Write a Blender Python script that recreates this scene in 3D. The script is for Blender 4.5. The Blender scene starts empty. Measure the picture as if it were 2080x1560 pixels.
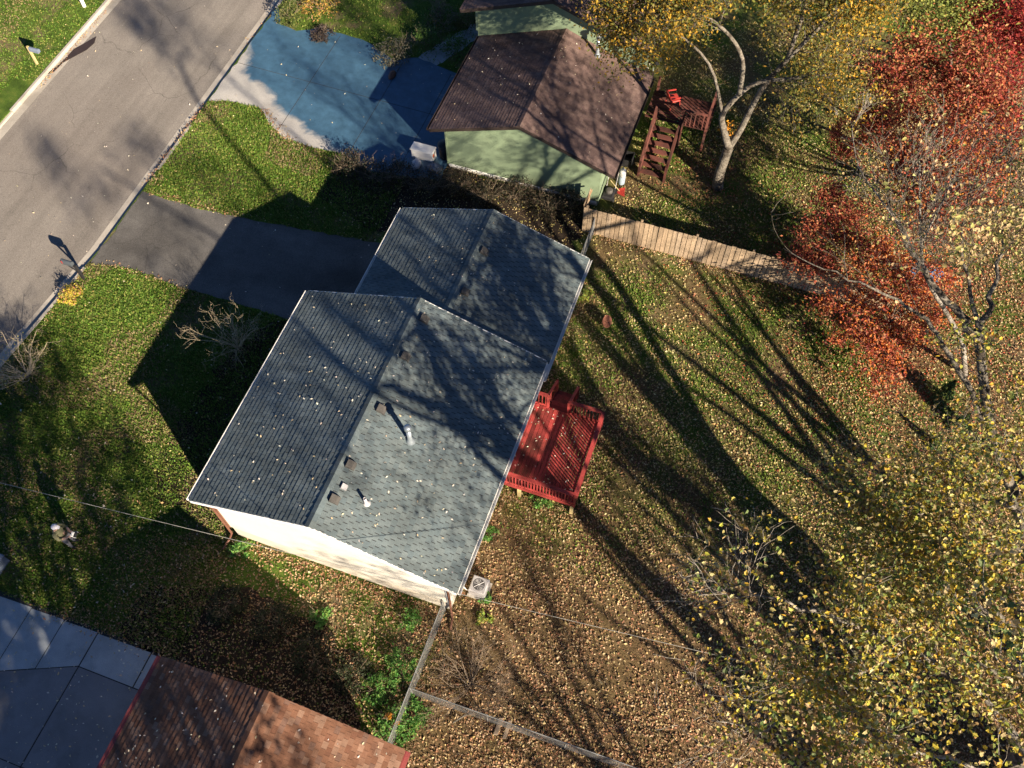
import bpy, math, random
import numpy as np
from mathutils import Vector, Matrix, Quaternion
random.seed(7); rng = np.random.default_rng(11)
V3 = lambda *a: np.array(a, float)
scene = bpy.context.scene
# ------------------------------------------------------------------ camera
CAM = V3(9.2559, -7.25, 31.2119)
FW = V3(-0.16980556, 0.46797586, -0.86727428)
RT = V3(0.94322367, 0.33211322, -0.00546961)
UP = V3(-0.28547361, 0.8189624, 0.49780058)
FPX = 1833.68            # focal length in pixels of a 2080 wide picture
SUNV = V3(-1.866, 1.303, -1.0)   # direction sunlight travels
cd = bpy.data.cameras.new('camera'); cam = bpy.data.objects.new('camera', cd)
scene.collection.objects.link(cam)
cd.sensor_width = 36.0; cd.sensor_fit = 'HORIZONTAL'; cd.lens = 36.0 * FPX / 2080.0
cd.clip_start = 0.1; cd.clip_end = 2000
cam.matrix_world = Matrix(((RT[0], UP[0], -FW[0], CAM[0]), (RT[1], UP[1], -FW[1], CAM[1]),
                           (RT[2], UP[2], -FW[2], CAM[2]), (0, 0, 0, 1)))
scene.camera = cam
# ------------------------------------------------------------------ world + sun
w = bpy.data.worlds.new('World'); scene.world = w; w.use_nodes = True
nt = w.node_tree; bg = nt.nodes['Background']
sky = nt.nodes.new('ShaderNodeTexSky'); sky.sky_type = 'NISHITA'; sky.sun_disc = False
sky.sun_elevation = math.atan(1 / math.hypot(SUNV[0], SUNV[1]))
sky.sun_rotation = math.atan2(-SUNV[0], -SUNV[1])
sky.air_density = 0.48; sky.dust_density = 0.05; sky.ozone_density = 4.0; sky.altitude = 300
nt.links.new(sky.outputs[0], bg.inputs[0]); bg.inputs[1].default_value = 0.05
sl = bpy.data.lights.new('sun', 'SUN'); sun = bpy.data.objects.new('sun', sl); scene.collection.objects.link(sun)
sl.energy = 5.0; sl.angle = math.radians(0.5); sl.color = (1.0, 0.85, 0.66)
sun.rotation_euler = Vector(SUNV).to_track_quat('-Z', 'Y').to_euler(); sun.location = (30, -25, 40)
vs = scene.view_settings
vs.view_transform = 'Standard'; vs.look = 'None'; vs.gamma = 1.0; vs.exposure = 1.62
vs.use_curve_mapping = False
scene.render.engine = 'CYCLES'
scene.cycles.max_bounces = 4; scene.cycles.diffuse_bounces = 2; scene.cycles.glossy_bounces = 2; scene.cycles.transmission_bounces = 3
scene.render.resolution_x = 1024; scene.render.resolution_y = 768

# ------------------------------------------------------------------ helpers
def at(px, py, z=0.0):
    """point of the place that stands at height z where the survey photo shows pixel px,py"""
    d = FW + RT * (px - 1040) / FPX - UP * (py - 780) / FPX
    return CAM + d * ((z - CAM[2]) / d[2])
def lin(h):
    h = h.lstrip('#'); c = [int(h[i:i + 2], 16) / 255 for i in (0, 2, 4)]
    return tuple(x / 12.92 if x < .04045 else ((x + .055) / 1.055) ** 2.4 for x in c)
ORG = {}
COL = scene.collection
def tag(o, label=None, cat=None, group=None, kind=None):
    if label: o['label'] = label
    if cat: o['category'] = cat
    if group: o['group'] = group
    if kind: o['kind'] = kind
    return o
def thing(name, loc, label, cat, group=None):
    o = bpy.data.objects.new(name, None); COL.objects.link(o); o.empty_display_size = .2
    o.location = Vector(loc); ORG[o.name] = V3(*loc)
    return tag(o, label, cat, group)
def link(name, me, parent=None, org=None):
    o = bpy.data.objects.new(name, me); COL.objects.link(o)
    if parent is not None:
        o.parent = parent; ORG[o.name] = ORG[parent.name]
    else:
        ORG[o.name] = V3(0, 0, 0) if org is None else V3(*org); o.location = Vector(ORG[o.name])
    return o
def np_mesh(name, verts, faces, cols=None, mat=None, smooth=False):
    """faces: (N,3) or (N,4) int array; cols per vertex (N,3)"""
    verts = np.asarray(verts, np.float32); faces = np.asarray(faces, np.int32)
    me = bpy.data.meshes.new(name); n, k = faces.shape
    me.vertices.add(len(verts)); me.vertices.foreach_set('co', verts.ravel())
    me.loops.add(n * k); me.loops.foreach_set('vertex_index', faces.ravel())
    me.polygons.add(n); me.polygons.foreach_set('loop_start', np.arange(n, dtype=np.int32) * k)
    me.polygons.foreach_set('loop_total', np.full(n, k, np.int32))
    if smooth: me.polygons.foreach_set('use_smooth', np.ones(n, bool))
    if cols is not None:
        a = me.color_attributes.new('Col', 'FLOAT_COLOR', 'POINT')
        c = np.ones((len(verts), 4), np.float32); c[:, :3] = cols; a.data.foreach_set('color', c.ravel())
    me.update(calc_edges=True)
    if not smooth: me.shade_flat()
    if mat: me.materials.append(mat)
    return me
class MB:
    def __init__(s): s.v = []; s.f = []; s.c = []; s.col = (1, 1, 1)
    def add(s, vs, fs):
        b = len(s.v); s.v += [tuple(map(float, p)) for p in vs]; s.c += [s.col] * len(vs)
        s.f += [tuple(b + i for i in f) for f in fs]; return s
    def box(s, x0, x1, y0, y1, z0, z1):
        return s.add([(x0, y0, z0), (x1, y0, z0), (x1, y1, z0), (x0, y1, z0), (x0, y0, z1), (x1, y0, z1), (x1, y1, z1), (x0, y1, z1)],
                     [(3, 2, 1, 0), (4, 5, 6, 7), (0, 1, 5, 4), (1, 2, 6, 5), (2, 3, 7, 6), (3, 0, 4, 7)])
    def bbox(s, x0, x1, y0, y1, z0, z1, b=.02):
        """box with a chamfered top"""
        return s.add([(x0, y0, z0), (x1, y0, z0), (x1, y1, z0), (x0, y1, z0), (x0, y0, z1 - b), (x1, y0, z1 - b), (x1, y1, z1 - b), (x0, y1, z1 - b),
                      (x0 + b, y0 + b, z1), (x1 - b, y0 + b, z1), (x1 - b, y1 - b, z1), (x0 + b, y1 - b, z1)],
                     [(3, 2, 1, 0), (0, 1, 5, 4), (1, 2, 6, 5), (2, 3, 7, 6), (3, 0, 4, 7), (4, 5, 9, 8), (5, 6, 10, 9), (6, 7, 11, 10), (7, 4, 8, 11), (8, 9, 10, 11)])
    def beam(s, a, b, w, h, up=(0, 0, 1)):
        a = V3(*a); b = V3(*b); d = b - a; L = np.linalg.norm(d); d /= L
        u = V3(*up); sd = np.cross(d, u)
        if np.linalg.norm(sd) < 1e-5: sd = np.cross(d, V3(1, 0, 0))
        sd /= np.linalg.norm(sd); u = np.cross(sd, d); p = []
        for q in (a, b):
            for (i, j) in ((-1, -1), (1, -1), (1, 1), (-1, 1)): p.append(q + sd * i * w / 2 + u * j * h / 2)
        return s.add(p, [(0, 1, 2, 3), (7, 6, 5, 4), (0, 4, 5, 1), (1, 5, 6, 2), (2, 6, 7, 3), (3, 7, 4, 0)])
    def tube(s, path, rad, n=6, cap=True):
        path = [V3(*p) for p in path]
        if np.isscalar(rad): rad = [rad] * len(path)
        b = len(s.v); prev = None; vs = []
        for i, p in enumerate(path):
            d = path[min(i + 1, len(path) - 1)] - path[max(i - 1, 0)]; d = d / (np.linalg.norm(d) + 1e-9)
            if prev is None:
                r = V3(1, 0, 0) if abs(d[0]) < .8 else V3(0, 1, 0); prev = np.cross(d, r)
            prev = prev - d * (prev @ d); prev /= (np.linalg.norm(prev) + 1e-9); q = np.cross(d, prev)
            for k in range(n):
                a = 2 * math.pi * k / n; vs.append(p + (prev * math.cos(a) + q * math.sin(a)) * rad[i])
        fs = []
        for i in range(len(path) - 1):
            for k in range(n):
                k2 = (k + 1) % n; fs.append((i * n + k, i * n + k2, (i + 1) * n + k2, (i + 1) * n + k))
        if cap: fs.append(tuple(range(n - 1, -1, -1))); fs.append(tuple((len(path) - 1) * n + k for k in range(n)))
        return s.add(vs, fs)
    def lathe(s, c, prof, n=16):
        c = V3(*c); vs = []; fs = []
        for r, z in prof:
            for k in range(n): a = 2 * math.pi * k / n; vs.append(c + V3(r * math.cos(a), r * math.sin(a), z))
        for i in range(len(prof) - 1):
            for k in range(n): k2 = (k + 1) % n; fs.append((i * n + k, i * n + k2, (i + 1) * n + k2, (i + 1) * n + k))
        fs.append(tuple(range(n - 1, -1, -1))); fs.append(tuple((len(prof) - 1) * n + k for k in range(n)))
        return s.add(vs, fs)
    def prism(s, poly, z0, z1):
        n = len(poly)
        return s.add([(p[0], p[1], z0) for p in poly] + [(p[0], p[1], z1) for p in poly],
                     [tuple(range(n - 1, -1, -1)), tuple(range(n, 2 * n))] + [(i, (i + 1) % n, n + (i + 1) % n, n + i) for i in range(n)])
    def sheet(s, poly, z): return s.add([(p[0], p[1], z) for p in poly], [tuple(range(len(poly)))])
    def build(s, name, mat, parent=None, smooth=False, org=None):
        o0 = ORG[parent.name] if parent is not None else (V3(0, 0, 0) if org is None else V3(*org))
        me = bpy.data.meshes.new(name)
        me.from_pydata([tuple(V3(*p) - o0) for p in s.v], [], s.f)
        if any(c != (1, 1, 1) for c in s.c):
            a = me.color_attributes.new('Col', 'FLOAT_COLOR', 'POINT')
            a.data.foreach_set('color', np.c_[np.array(s.c, np.float32), np.ones(len(s.c), np.float32)].ravel())
        if smooth: me.polygons.foreach_set('use_smooth', np.ones(len(me.polygons), bool))
        me.update(); me.materials.append(mat)
        return link(name, me, parent, org)

# ------------------------------------------------------------------ materials
def newmat(name):
    m = bpy.data.materials.new(name); m.use_nodes = True
    return m, m.node_tree, m.node_tree.nodes['Principled BSDF']
def noise(nt, scale, detail=4, rough=.55, vec=None, dist=0):
    n = nt.nodes.new('ShaderNodeTexNoise'); n.inputs['Scale'].default_value = scale
    n.inputs['Detail'].default_value = detail; n.inputs['Roughness'].default_value = rough; n.inputs['Distortion'].default_value = dist
    if vec is None:
        vec = pos(nt)
    nt.links.new(vec, n.inputs['Vector']); return n.outputs['Fac']
def pos(nt):
    g = nt.nodes.get('GEO') or nt.nodes.new('ShaderNodeNewGeometry'); g.name = 'GEO'; return g.outputs['Position']
def ramp(nt, fac, stops):
    r = nt.nodes.new('ShaderNodeValToRGB'); nt.links.new(fac, r.inputs[0]); e = r.color_ramp.elements
    while len(e) < len(stops): e.new(.5)
    for i, (p, c) in enumerate(stops):
        e[i].position = p; e[i].color = (*c, 1) if not np.isscalar(c) else (c, c, c, 1)
    return r.outputs[0]
def mix(nt, fac, a, b, mode='MIX'):
    m = nt.nodes.new('ShaderNodeMix'); m.data_type = 'RGBA'; m.blend_type = mode
    for s, v in ((m.inputs[0], fac), (m.inputs[6], a), (m.inputs[7], b)):
        if isinstance(v, bpy.types.NodeSocket): nt.links.new(v, s)
        elif np.isscalar(v): s.default_value = v
        else: s.default_value = (*v, 1)
    return m.outputs[2]
def mul(nt, a, b):
    m = nt.nodes.new('ShaderNodeMath'); m.operation = 'MULTIPLY'
    for i, v in enumerate((a, b)):
        if isinstance(v, bpy.types.NodeSocket): nt.links.new(v, m.inputs[i])
        else: m.inputs[i].default_value = v
    return m.outputs[0]
def bump(nt, p, h, strength=.4, dist=.02):
    b = nt.nodes.new('ShaderNodeBump'); b.inputs['Strength'].default_value = strength; b.inputs['Distance'].default_value = dist
    nt.links.new(h, b.inputs['Height']); nt.links.new(b.outputs[0], p.inputs['Normal'])
def nmat(name, c1, c2, scale=3, rough=.85, c3=None, scale2=.5, b=.3, bscale=60, bd=.01, spec=.3, metal=0, grain=.25, rnd=0):
    m, nt, p = newmat(name)
    c = ramp(nt, noise(nt, scale, 6, .62), [(.3, c1), (.7, c2)])
    if c3 is not None: c = mix(nt, ramp(nt, noise(nt, scale2, 5, .6), [(.48, 0), (.64, 1)]), c, c3)
    if grain: c = mix(nt, grain, c, ramp(nt, noise(nt, bscale, 3, .7), [(.3, .15), (.7, 1.0)]), 'OVERLAY')
    if rnd:
        oi = nt.nodes.new('ShaderNodeObjectInfo'); c = mix(nt, rnd, c, ramp(nt, oi.outputs['Random'], [(0, .18), (1, .78)]), 'OVERLAY')
    nt.links.new(c, p.inputs['Base Color']); p.inputs['Roughness'].default_value = rough
    p.inputs['Specular IOR Level'].default_value = spec; p.inputs['Metallic'].default_value = metal
    if b: bump(nt, p, noise(nt, bscale, 3, .6), b, bd)
    return m
def amat(name, rough=.8, transl=0, spec=.25, grain=0, gscale=40, wear=0, wstretch=(.25, 3, .25)):
    """colour from the mesh's own colour attribute"""
    m, nt, p = newmat(name); a = nt.nodes.new('ShaderNodeAttribute'); a.attribute_name = 'Col'; c = a.outputs['Color']
    if grain: c = mix(nt, grain, c, ramp(nt, noise(nt, gscale, 4, .7), [(.3, .1), (.7, 1.0)]), 'OVERLAY')
    if wear:
        c = mix(nt, wear, c, ramp(nt, noise(nt, .55, 7, .68), [(.3, .18), (.7, .82)]), 'OVERLAY')
        mp = nt.nodes.new('ShaderNodeMapping'); nt.links.new(pos(nt), mp.inputs[0]); mp.inputs['Scale'].default_value = wstretch
        c = mix(nt, wear * .8, c, ramp(nt, noise(nt, 1.0, 5, .6, mp.outputs[0]), [(.35, .25), (.65, .75)]), 'OVERLAY')
    nt.links.new(c, p.inputs['Base Color']); p.inputs['Roughness'].default_value = rough; p.inputs['Specular IOR Level'].default_value = spec
    if transl:
        t = nt.nodes.new('ShaderNodeBsdfTranslucent'); nt.links.new(c, t.inputs[0]); ms = nt.nodes.new('ShaderNodeMixShader')
        ms.inputs[0].default_value = transl; nt.links.new(p.outputs[0], ms.inputs[1]); nt.links.new(t.outputs[0], ms.inputs[2])
        nt.links.new(ms.outputs[0], nt.nodes['Material Output'].inputs['Surface'])
    return m
M = {}
M['asphalt'] = nmat('street_asphalt', (.155, .140, .124), (.21, .19, .168), .35, .9, (.175, .155, .137), .12, .6, 38, .012, .2, grain=.55)
def add_cracks(m, scale, wdt, dark, stretch):
    nt = m.node_tree; p = nt.nodes['Principled BSDF']; src = p.inputs['Base Color'].links[0].from_socket
    mp = nt.nodes.new('ShaderNodeMapping'); nt.links.new(pos(nt), mp.inputs[0]); mp.inputs['Scale'].default_value = stretch
    c = mix(nt, .35, src, ramp(nt, noise(nt, 1.0, 5, .6, mp.outputs[0]), [(.35, .3), (.65, .7)]), 'OVERLAY')
    nz = nt.nodes.new('ShaderNodeTexNoise'); nz.inputs['Scale'].default_value = .8; nz.inputs['Detail'].default_value = 6; nt.links.new(pos(nt), nz.inputs['Vector'])
    va = nt.nodes.new('ShaderNodeVectorMath'); va.operation = 'ADD'; nt.links.new(pos(nt), va.inputs[0]); nt.links.new(nz.outputs['Color'], va.inputs[1])
    vo = nt.nodes.new('ShaderNodeTexVoronoi'); vo.feature = 'DISTANCE_TO_EDGE'; vo.inputs['Scale'].default_value = scale; nt.links.new(va.outputs[0], vo.inputs['Vector'])
    k = ramp(nt, vo.outputs['Distance'], [(0, 1), (wdt, 0)]); k = mul(nt, k, ramp(nt, noise(nt, .3, 3, .5), [(.45, 0), (.6, dark)]))
    nt.links.new(mix(nt, k, c, (.03, .028, .026)), p.inputs['Base Color'])
add_cracks(M['asphalt'], .28, .006, .6, (1.1, .05, 1))
M['blacktop'] = nmat('driveway_blacktop', (.085, .081, .076), (.125, .119, .112), .5, .9, (.072, .068, .064), .3, .6, 36, .012, .2, grain=.55)
add_cracks(M['blacktop'], .45, .008, .5, (.08, .7, 1))
M['concrete'] = nmat('kerb_concrete', (.33, .30, .26), (.42, .39, .34), 1.2, .9, (.27, .245, .21), .6, .3, 50, .005, .2)
M['white_wall'] = nmat('cream_siding', (.60, .575, .51), (.64, .61, .55), .8, .7, (.57, .54, .47), .5, .1, 30, .004, .3, grain=.06)
M['foundation'] = nmat('painted_foundation', (.48, .445, .38), (.56, .52, .45), 1.5, .85, (.5, .45, .37), .7, .4, 25, .01, .2, grain=.15)
M['green_wall'] = nmat('sage_green_siding', (.16, .215, .135), (.19, .25, .16), .8, .75, (.15, .19, .12), .4, .1, 20, .004, .25, grain=.1)
M['trim_brown'] = nmat('brown_trim', (.10, .045, .03), (.15, .07, .045), 3, .6, None, 1, .1, 30, .003)
M['dark_trim'] = nmat('dark_trim', (.03, .022, .02), (.05, .036, .03), 3, .6, None, 1, .1, 30, .003)
M['red_trim'] = nmat('red_fascia', (.19, .04, .04), (.26, .06, .055), 2, .6, (.22, .05, .045), .9, .1, 30, .003)
M['deck_red'] = nmat('red_deck_stain', (.22, .030, .028), (.30, .042, .038), 4, .7, (.10, .02, .016), 1.1, .25, 30, .004, .3, grain=.4, rnd=.8)
M['brown_red'] = nmat('faded_red_stain', (.085, .034, .028), (.135, .048, .036), 4, .9, (.05, .026, .022), 1.6, .25, 30, .004, .15, rnd=.8)
M['lumber'] = nmat('treated_lumber', (.36, .29, .13), (.45, .36, .18), 6, .8, None, 1, .2, 40, .004)
M['cedar'] = amat('weathered_cedar', .85, 0, .15, .45, 18, .5, (9, 9, .8))
M['shingle'] = amat('asphalt_shingle', .95, 0, .12, .5, 70, .4)
M['underlay'] = nmat('grey_shingle_gap', (.035, .037, .04), (.05, .052, .055), 8, .95, None, 1, .2, 40, .004)  # dark underlay seen between the shingle tabs
M['underlay_brown'] = nmat('brown_shingle_gap', (.04, .028, .022), (.06, .04, .03), 8, .95, None, 1, .2, 40, .004)
M['gutter'] = nmat('white_gutter', (.62, .61, .58), (.72, .71, .68), 2, .45, None, 1, 0, 30, .003, .5, grain=.05)
M['galv'] = nmat('galvanised_metal', (.26, .30, .34), (.38, .43, .47), 5, .35, None, 1, .05, 30, .003, .5, .6, .1)
M['vent'] = nmat('roof_vent_plastic', (.055, .052, .048), (.075, .07, .065), 4, .6, None, 1, .05, 30, .003)
M['bark'] = nmat('grey_bark', (.095, .082, .065), (.20, .18, .15), 6, .95, (.055, .045, .036), 2.6, 1.0, 16, .05, .1, grain=.55)
M['pale_bark'] = nmat('pale_bark', (.17, .15, .125), (.32, .29, .25), 7, .9, (.09, .075, .06), 2.8, .9, 18, .04, .1, grain=.55)
M['twig'] = nmat('dry_twig', (.36, .29, .19), (.50, .42, .30), 6, .9, None, 1, .2, 30, .004, .1)
M['twig_dull'] = nmat('dull_twig', (.20, .15, .11), (.32, .25, .18), 6, .9, None, 1, .2, 30, .004, .1)
M['leaf'] = amat('leaf', .6, .3, .3)
M['litter'] = amat('fallen_leaf', .75, .12, .2)
M['grass'] = amat('grass_blade', .7, .25, .2)
M['black'] = nmat('black_plastic', (.012, .012, .013), (.025, .025, .027), 5, .5, None, 1, .1, 30, .003)
M['wire'] = nmat('galvanised_wire', (.20, .205, .20), (.28, .285, .28), 5, .5, None, 1, 0, 30, .003, .5, .4)
M['cable'] = nmat('pale_cable', (.26, .25, .22), (.32, .31, .28), 5, .6, None, 1, 0, 30, .003)
M['glass'] = nmat('window_glass', (.02, .025, .03), (.03, .035, .04), 1, .05, None, 1, 0, 30, .003, .8, 0, 0)
M['white_paint'] = nmat('white_paint', (.72, .72, .70), (.8, .8, .78), 3, .5, None, 1, .05, 30, .003, .4, 0, .05)
M['grey_metal'] = nmat('grey_metal', (.34, .33, .34), (.43, .42, .43), 3, .45, None, 1, .05, 30, .003, .5, .2, .05)
M['blue_grey'] = nmat('blue_grey_plastic', (.10, .13, .18), (.15, .18, .24), 3, .6)
M['green_plastic'] = nmat('green_plastic', (.02, .17, .10), (.03, .24, .14), 3, .45)
M['red_plastic'] = nmat('red_plastic', (.30, .03, .025), (.40, .05, .035), 3, .45)
M['orange'] = nmat('orange_paint', (.55, .13, .05), (.65, .2, .08), 3, .6)
M['rust'] = nmat('rusty_steel', (.13, .05, .032), (.20, .08, .05), 6, .85, None, 1, .3, 30, .004)
M['tarp'] = nmat('blue_tarp', (.02, .12, .28), (.05, .2, .4), 5, .4)
M['shirt'] = nmat('olive_shirt', (.10, .10, .055), (.15, .145, .085), 6, .9)
M['jeans'] = nmat('grey_trousers', (.09, .09, .105), (.14, .14, .16), 6, .9)
M['skin'] = nmat('skin', (.45, .27, .19), (.52, .32, .23), 6, .6, b=0, grain=.05)
M['cap'] = nmat('pale_cap', (.42, .42, .46), (.55, .55, .6), 6, .8)
# ground: lawn, worn patches and leaf-stained soil, told apart by noise and by where the yard lies
m, nt_, p_ = newmat('ground_soil_and_turf')
P = pos(nt_); sx = nt_.nodes.new('ShaderNodeSeparateXYZ'); nt_.links.new(P, sx.inputs[0])
turf = ramp(nt_, noise(nt_, 1.1, 8, .65), [(.32, (.034, .060, .010)), (.5, (.066, .112, .018)), (.7, (.125, .15, .030))])
worn = ramp(nt_, noise(nt_, 9, 5, .7), [(.3, (.12, .085, .05)), (.7, (.22, .165, .10))])
turf = mix(nt_, ramp(nt_, noise(nt_, .42, 5, .62), [(.52, 0), (.63, .85)]), turf, worn)
soil = ramp(nt_, noise(nt_, 5, 7, .7), [(.3, (.066, .042, .021)), (.55, (.15, .098, .052)), (.72, (.235, .16, .09))])
mr = nt_.nodes.new('ShaderNodeMapRange'); mr.inputs[1].default_value = 3.0; mr.inputs[2].default_value = 4.6
nt_.links.new(sx.outputs[0], mr.inputs[0])
mr2 = nt_.nodes.new('ShaderNodeMapRange'); mr2.inputs[1].default_value = 2.0; mr2.inputs[2].default_value = 10.0; mr2.inputs[3].default_value = .12; nt_.links.new(sx.outputs[1], mr2.inputs[0])
yard = mix(nt_, mul(nt_, ramp(nt_, noise(nt_, .35, 4, .6), [(.40, .1), (.60, .95)]), mr2.outputs[0]), soil, turf)
cg = mix(nt_, mr.outputs[0], turf, yard)
cg = mix(nt_, .5, cg, ramp(nt_, noise(nt_, 26, 4, .75), [(.3, .05), (.7, 1.0)]), 'OVERLAY')
nt_.links.new(cg, p_.inputs['Base Color']); p_.inputs['Roughness'].default_value = .95; p_.inputs['Specular IOR Level'].default_value = .1
bump(nt_, p_, noise(nt_, 14, 6, .7), .9, .06); M['ground'] = m
# concrete that is dry in places, wet in others (the wet part is darker; sky reflection and blue shade are painted into its colour)
def wetmat(name, dry1, dry2, wet, wx, wr=.12):
    m, nt, p = newmat(name)
    d = ramp(nt, noise(nt, 1.0, 7, .65), [(.3, dry1), (.7, dry2)])
    d = mix(nt, .3, d, ramp(nt, noise(nt, 45, 3, .7), [(.3, .15), (.7, 1.0)]), 'OVERLAY')
    a = nt.nodes.new('ShaderNodeAttribute'); a.attribute_name = 'Col'
    add = nt.nodes.new('ShaderNodeMath'); add.operation = 'ADD'; nt.links.new(a.outputs['Fac'], add.inputs[0])
    nt.links.new(mul(nt, noise(nt, .7, 8, .68, None, .6), .62), add.inputs[1])
    f = ramp(nt, add.outputs[0], [(wx - .05, 0), (wx + .09, 1)])
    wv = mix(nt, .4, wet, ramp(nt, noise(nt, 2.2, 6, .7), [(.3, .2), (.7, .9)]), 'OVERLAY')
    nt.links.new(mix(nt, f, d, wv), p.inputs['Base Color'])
    nt.links.new(ramp(nt, f, [(0, .85), (1, wr)]), p.inputs['Roughness']); p.inputs['Specular IOR Level'].default_value = .5
    return m
M['drive_wet_sky'] = wetmat('driveway_concrete_wet_skyblue', (.33, .315, .29), (.42, .405, .38), (.045, .105, .168), .74, .40)
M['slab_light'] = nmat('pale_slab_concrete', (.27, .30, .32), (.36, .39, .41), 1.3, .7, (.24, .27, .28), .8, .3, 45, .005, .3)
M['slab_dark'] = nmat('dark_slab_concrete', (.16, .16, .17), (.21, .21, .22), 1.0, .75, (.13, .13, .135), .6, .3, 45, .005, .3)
M['puddle'] = nmat('puddle', (.035, .025, .02), (.05, .035, .028), 2, .06, None, 1, 0, 30, .003, .5, 0, 0)

# ================================================================== THE SETTING
RD = -0.13                                  # street level below the lawns
def xr(y): return -16.62 if y > 10 else -16.62 - (10 - y) * .09      # street edge on the near side (front of the gutter)
def xl(y): return -24.3
ys = [-300, -60, -20, -5, 0, 3, 6, 10, 16, 22, 28, 34, 60, 120, 300]
vs_, fs_ = [], []
for y in ys:
    for (x, z) in ((-400, 0), (-60, 0), (xl(y) - .62, 0), (xl(y) - .56, RD), (xr(y) + .40, RD), (xr(y) + .46, 0), (4, 0), (60, 0), (400, 0)):
        vs_.append((x, y, z))
for j in range(len(ys) - 1):
    for i in range(8): fs_.append((j * 9 + i, j * 9 + i + 1, j * 9 + i + 10, j * 9 + i + 9))
o = MB().add(vs_, fs_).build('ground', M['ground']); tag(o, kind='structure')
def strip(name, mat, xa, xb, z, y0=-60, y1=80, step=2.0):
    n = int((y1 - y0) / step) + 1; Y = np.linspace(y0, y1, n); b = MB()
    v = []; 
    for y in Y: v += [(xa(y), y, z), (xb(y), y, z)]
    b.add(v, [(2 * i, 2 * i + 1, 2 * i + 3, 2 * i + 2) for i in range(n - 1)])
    return tag(b.build(name, mat), kind='structure')
strip('street', M['asphalt'], xl, xr, RD + .012)
strip('gutter_pan', M['concrete'], xr, lambda y: xr(y) + .36, RD + .018)
strip('gutter_pan', M['concrete'], lambda y: xl(y) - .42, xl, RD + .018)
# kerbs, cast in lengths with open joints
kerb_r = thing('kerb', (-16.2, 14, RD), None, None); tag(kerb_r, kind='structure')
y = -30.0
while y < 45:
    L = 3.0; drop = (9.2 < y + 1.5 < 14.0) or (19.4 < y + 1.5 < 26)
    b = MB(); a, c = xr(y) + .37, xr(y + L) + .37; zt = -.045 if drop else .025
    v = []
    for yy, xx in ((y + .012, a), (y + L - .012, c)):
        v += [(xx, yy, RD - .05), (xx + .04, yy, zt - .02), (xx + .07, yy, zt), (xx + .20, yy, zt), (xx + .20, yy, RD - .05)]
    b.add(v, [(i, i + 1, i + 6, i + 5) for i in range(4)] + [(4, 3, 2, 1, 0), (5, 6, 7, 8, 9)])
    b.build('kerb_length', M['concrete'], kerb_r); y += L
kerb_l = thing('kerb', (-24.8, 14, RD), None, None); tag(kerb_l, kind='structure')
y = -29.0
while y < 45:
    L = 3.0; ap = y + L < 18.4 and y > 9
    b = MB(); x1 = xl(y) - .43; wd = 1.15 if ap else .2; zt = -.05 if ap else .03
    v = []
    for yy in (y + .012, y + L - .012):
        v += [(x1, yy, RD - .05), (x1 - .04, yy, zt - .025), (x1 - .07, yy, zt), (x1 - wd, yy, zt + (.06 if ap else 0)), (x1 - wd, yy, RD - .05)]
    b.add(v, [(i + 5, i + 6, i + 1, i) for i in range(4)] + [(0, 1, 2, 3, 4), (9, 8, 7, 6, 5)])
    b.build('kerb_length', M['concrete'], kerb_l); y += L
tag(MB().sheet([(-40, 10), (-25.8, 10), (-25.8, 16.2), (-27.5, 17.3), (-40, 17.3)], .016).build('neighbour_driveway', nmat('tan_aggregate', (.22, .16, .11), (.28, .21, .15), 2)), kind='structure')
# puddle along the far gutter
pp = [at(*q, RD + .02) for q in ((92, 152), (112, 138), (130, 122), (150, 100), (172, 88), (196, 74), (192, 88), (176, 102), (150, 116), (128, 128), (108, 148))]
tag(MB().sheet([(q[0], q[1]) for q in pp], RD + .034).build('puddle', M['puddle']), kind='structure')
def jag(poly, amp=.06, step=.25, seed=1):
    r = np.random.default_rng(seed); out = []
    for i in range(len(poly)):
        a = V3(*poly[i], 0)[:2] if len(poly[i]) == 2 else V3(*poly[i][:2]); bq = V3(*poly[(i + 1) % len(poly)][:2])
        n = max(1, int(np.linalg.norm(bq - a) / step)); nrm = V3(-(bq - a)[1], (bq - a)[0]) / (np.linalg.norm(bq - a) + 1e-9)
        for k in range(n): out.append(tuple(a + (bq - a) * k / n + nrm * r.normal(0, amp) * (k > 0)))
    return out
MAIN_DRIVE = [(-16.1, 9.3), (-14.2, 9.62), (-12.6, 9.45), (-9, 9.45), (-2.9, 9.45), (-2.9, 14.35), (-4.5, 14.4), (-9.5, 13.85), (-13.2, 13.5), (-16.1, 13.6)]
tag(MB().sheet(jag(MAIN_DRIVE, .035, .3, 3), .010).build('blacktop_driveway', M['blacktop']), kind='structure')
GREEN_DRIVE = [(-16.1, 19.75), (-15.4, 20.0), (-13.6, 20.15), (-12.9, 19.6), (-11.7, 18.75), (-9.8, 18.6), (-8.3, 18.7), (-6.9, 18.1), (-3.6, 18.6), (-3.6, 25.4),
               (-5.6, 25.5), (-7.6, 25.9), (-8.7, 25.3), (-10.6, 26.15), (-13, 26.35), (-14.3, 25.7), (-15.3, 25.9), (-16.1, 27.2)]
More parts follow.
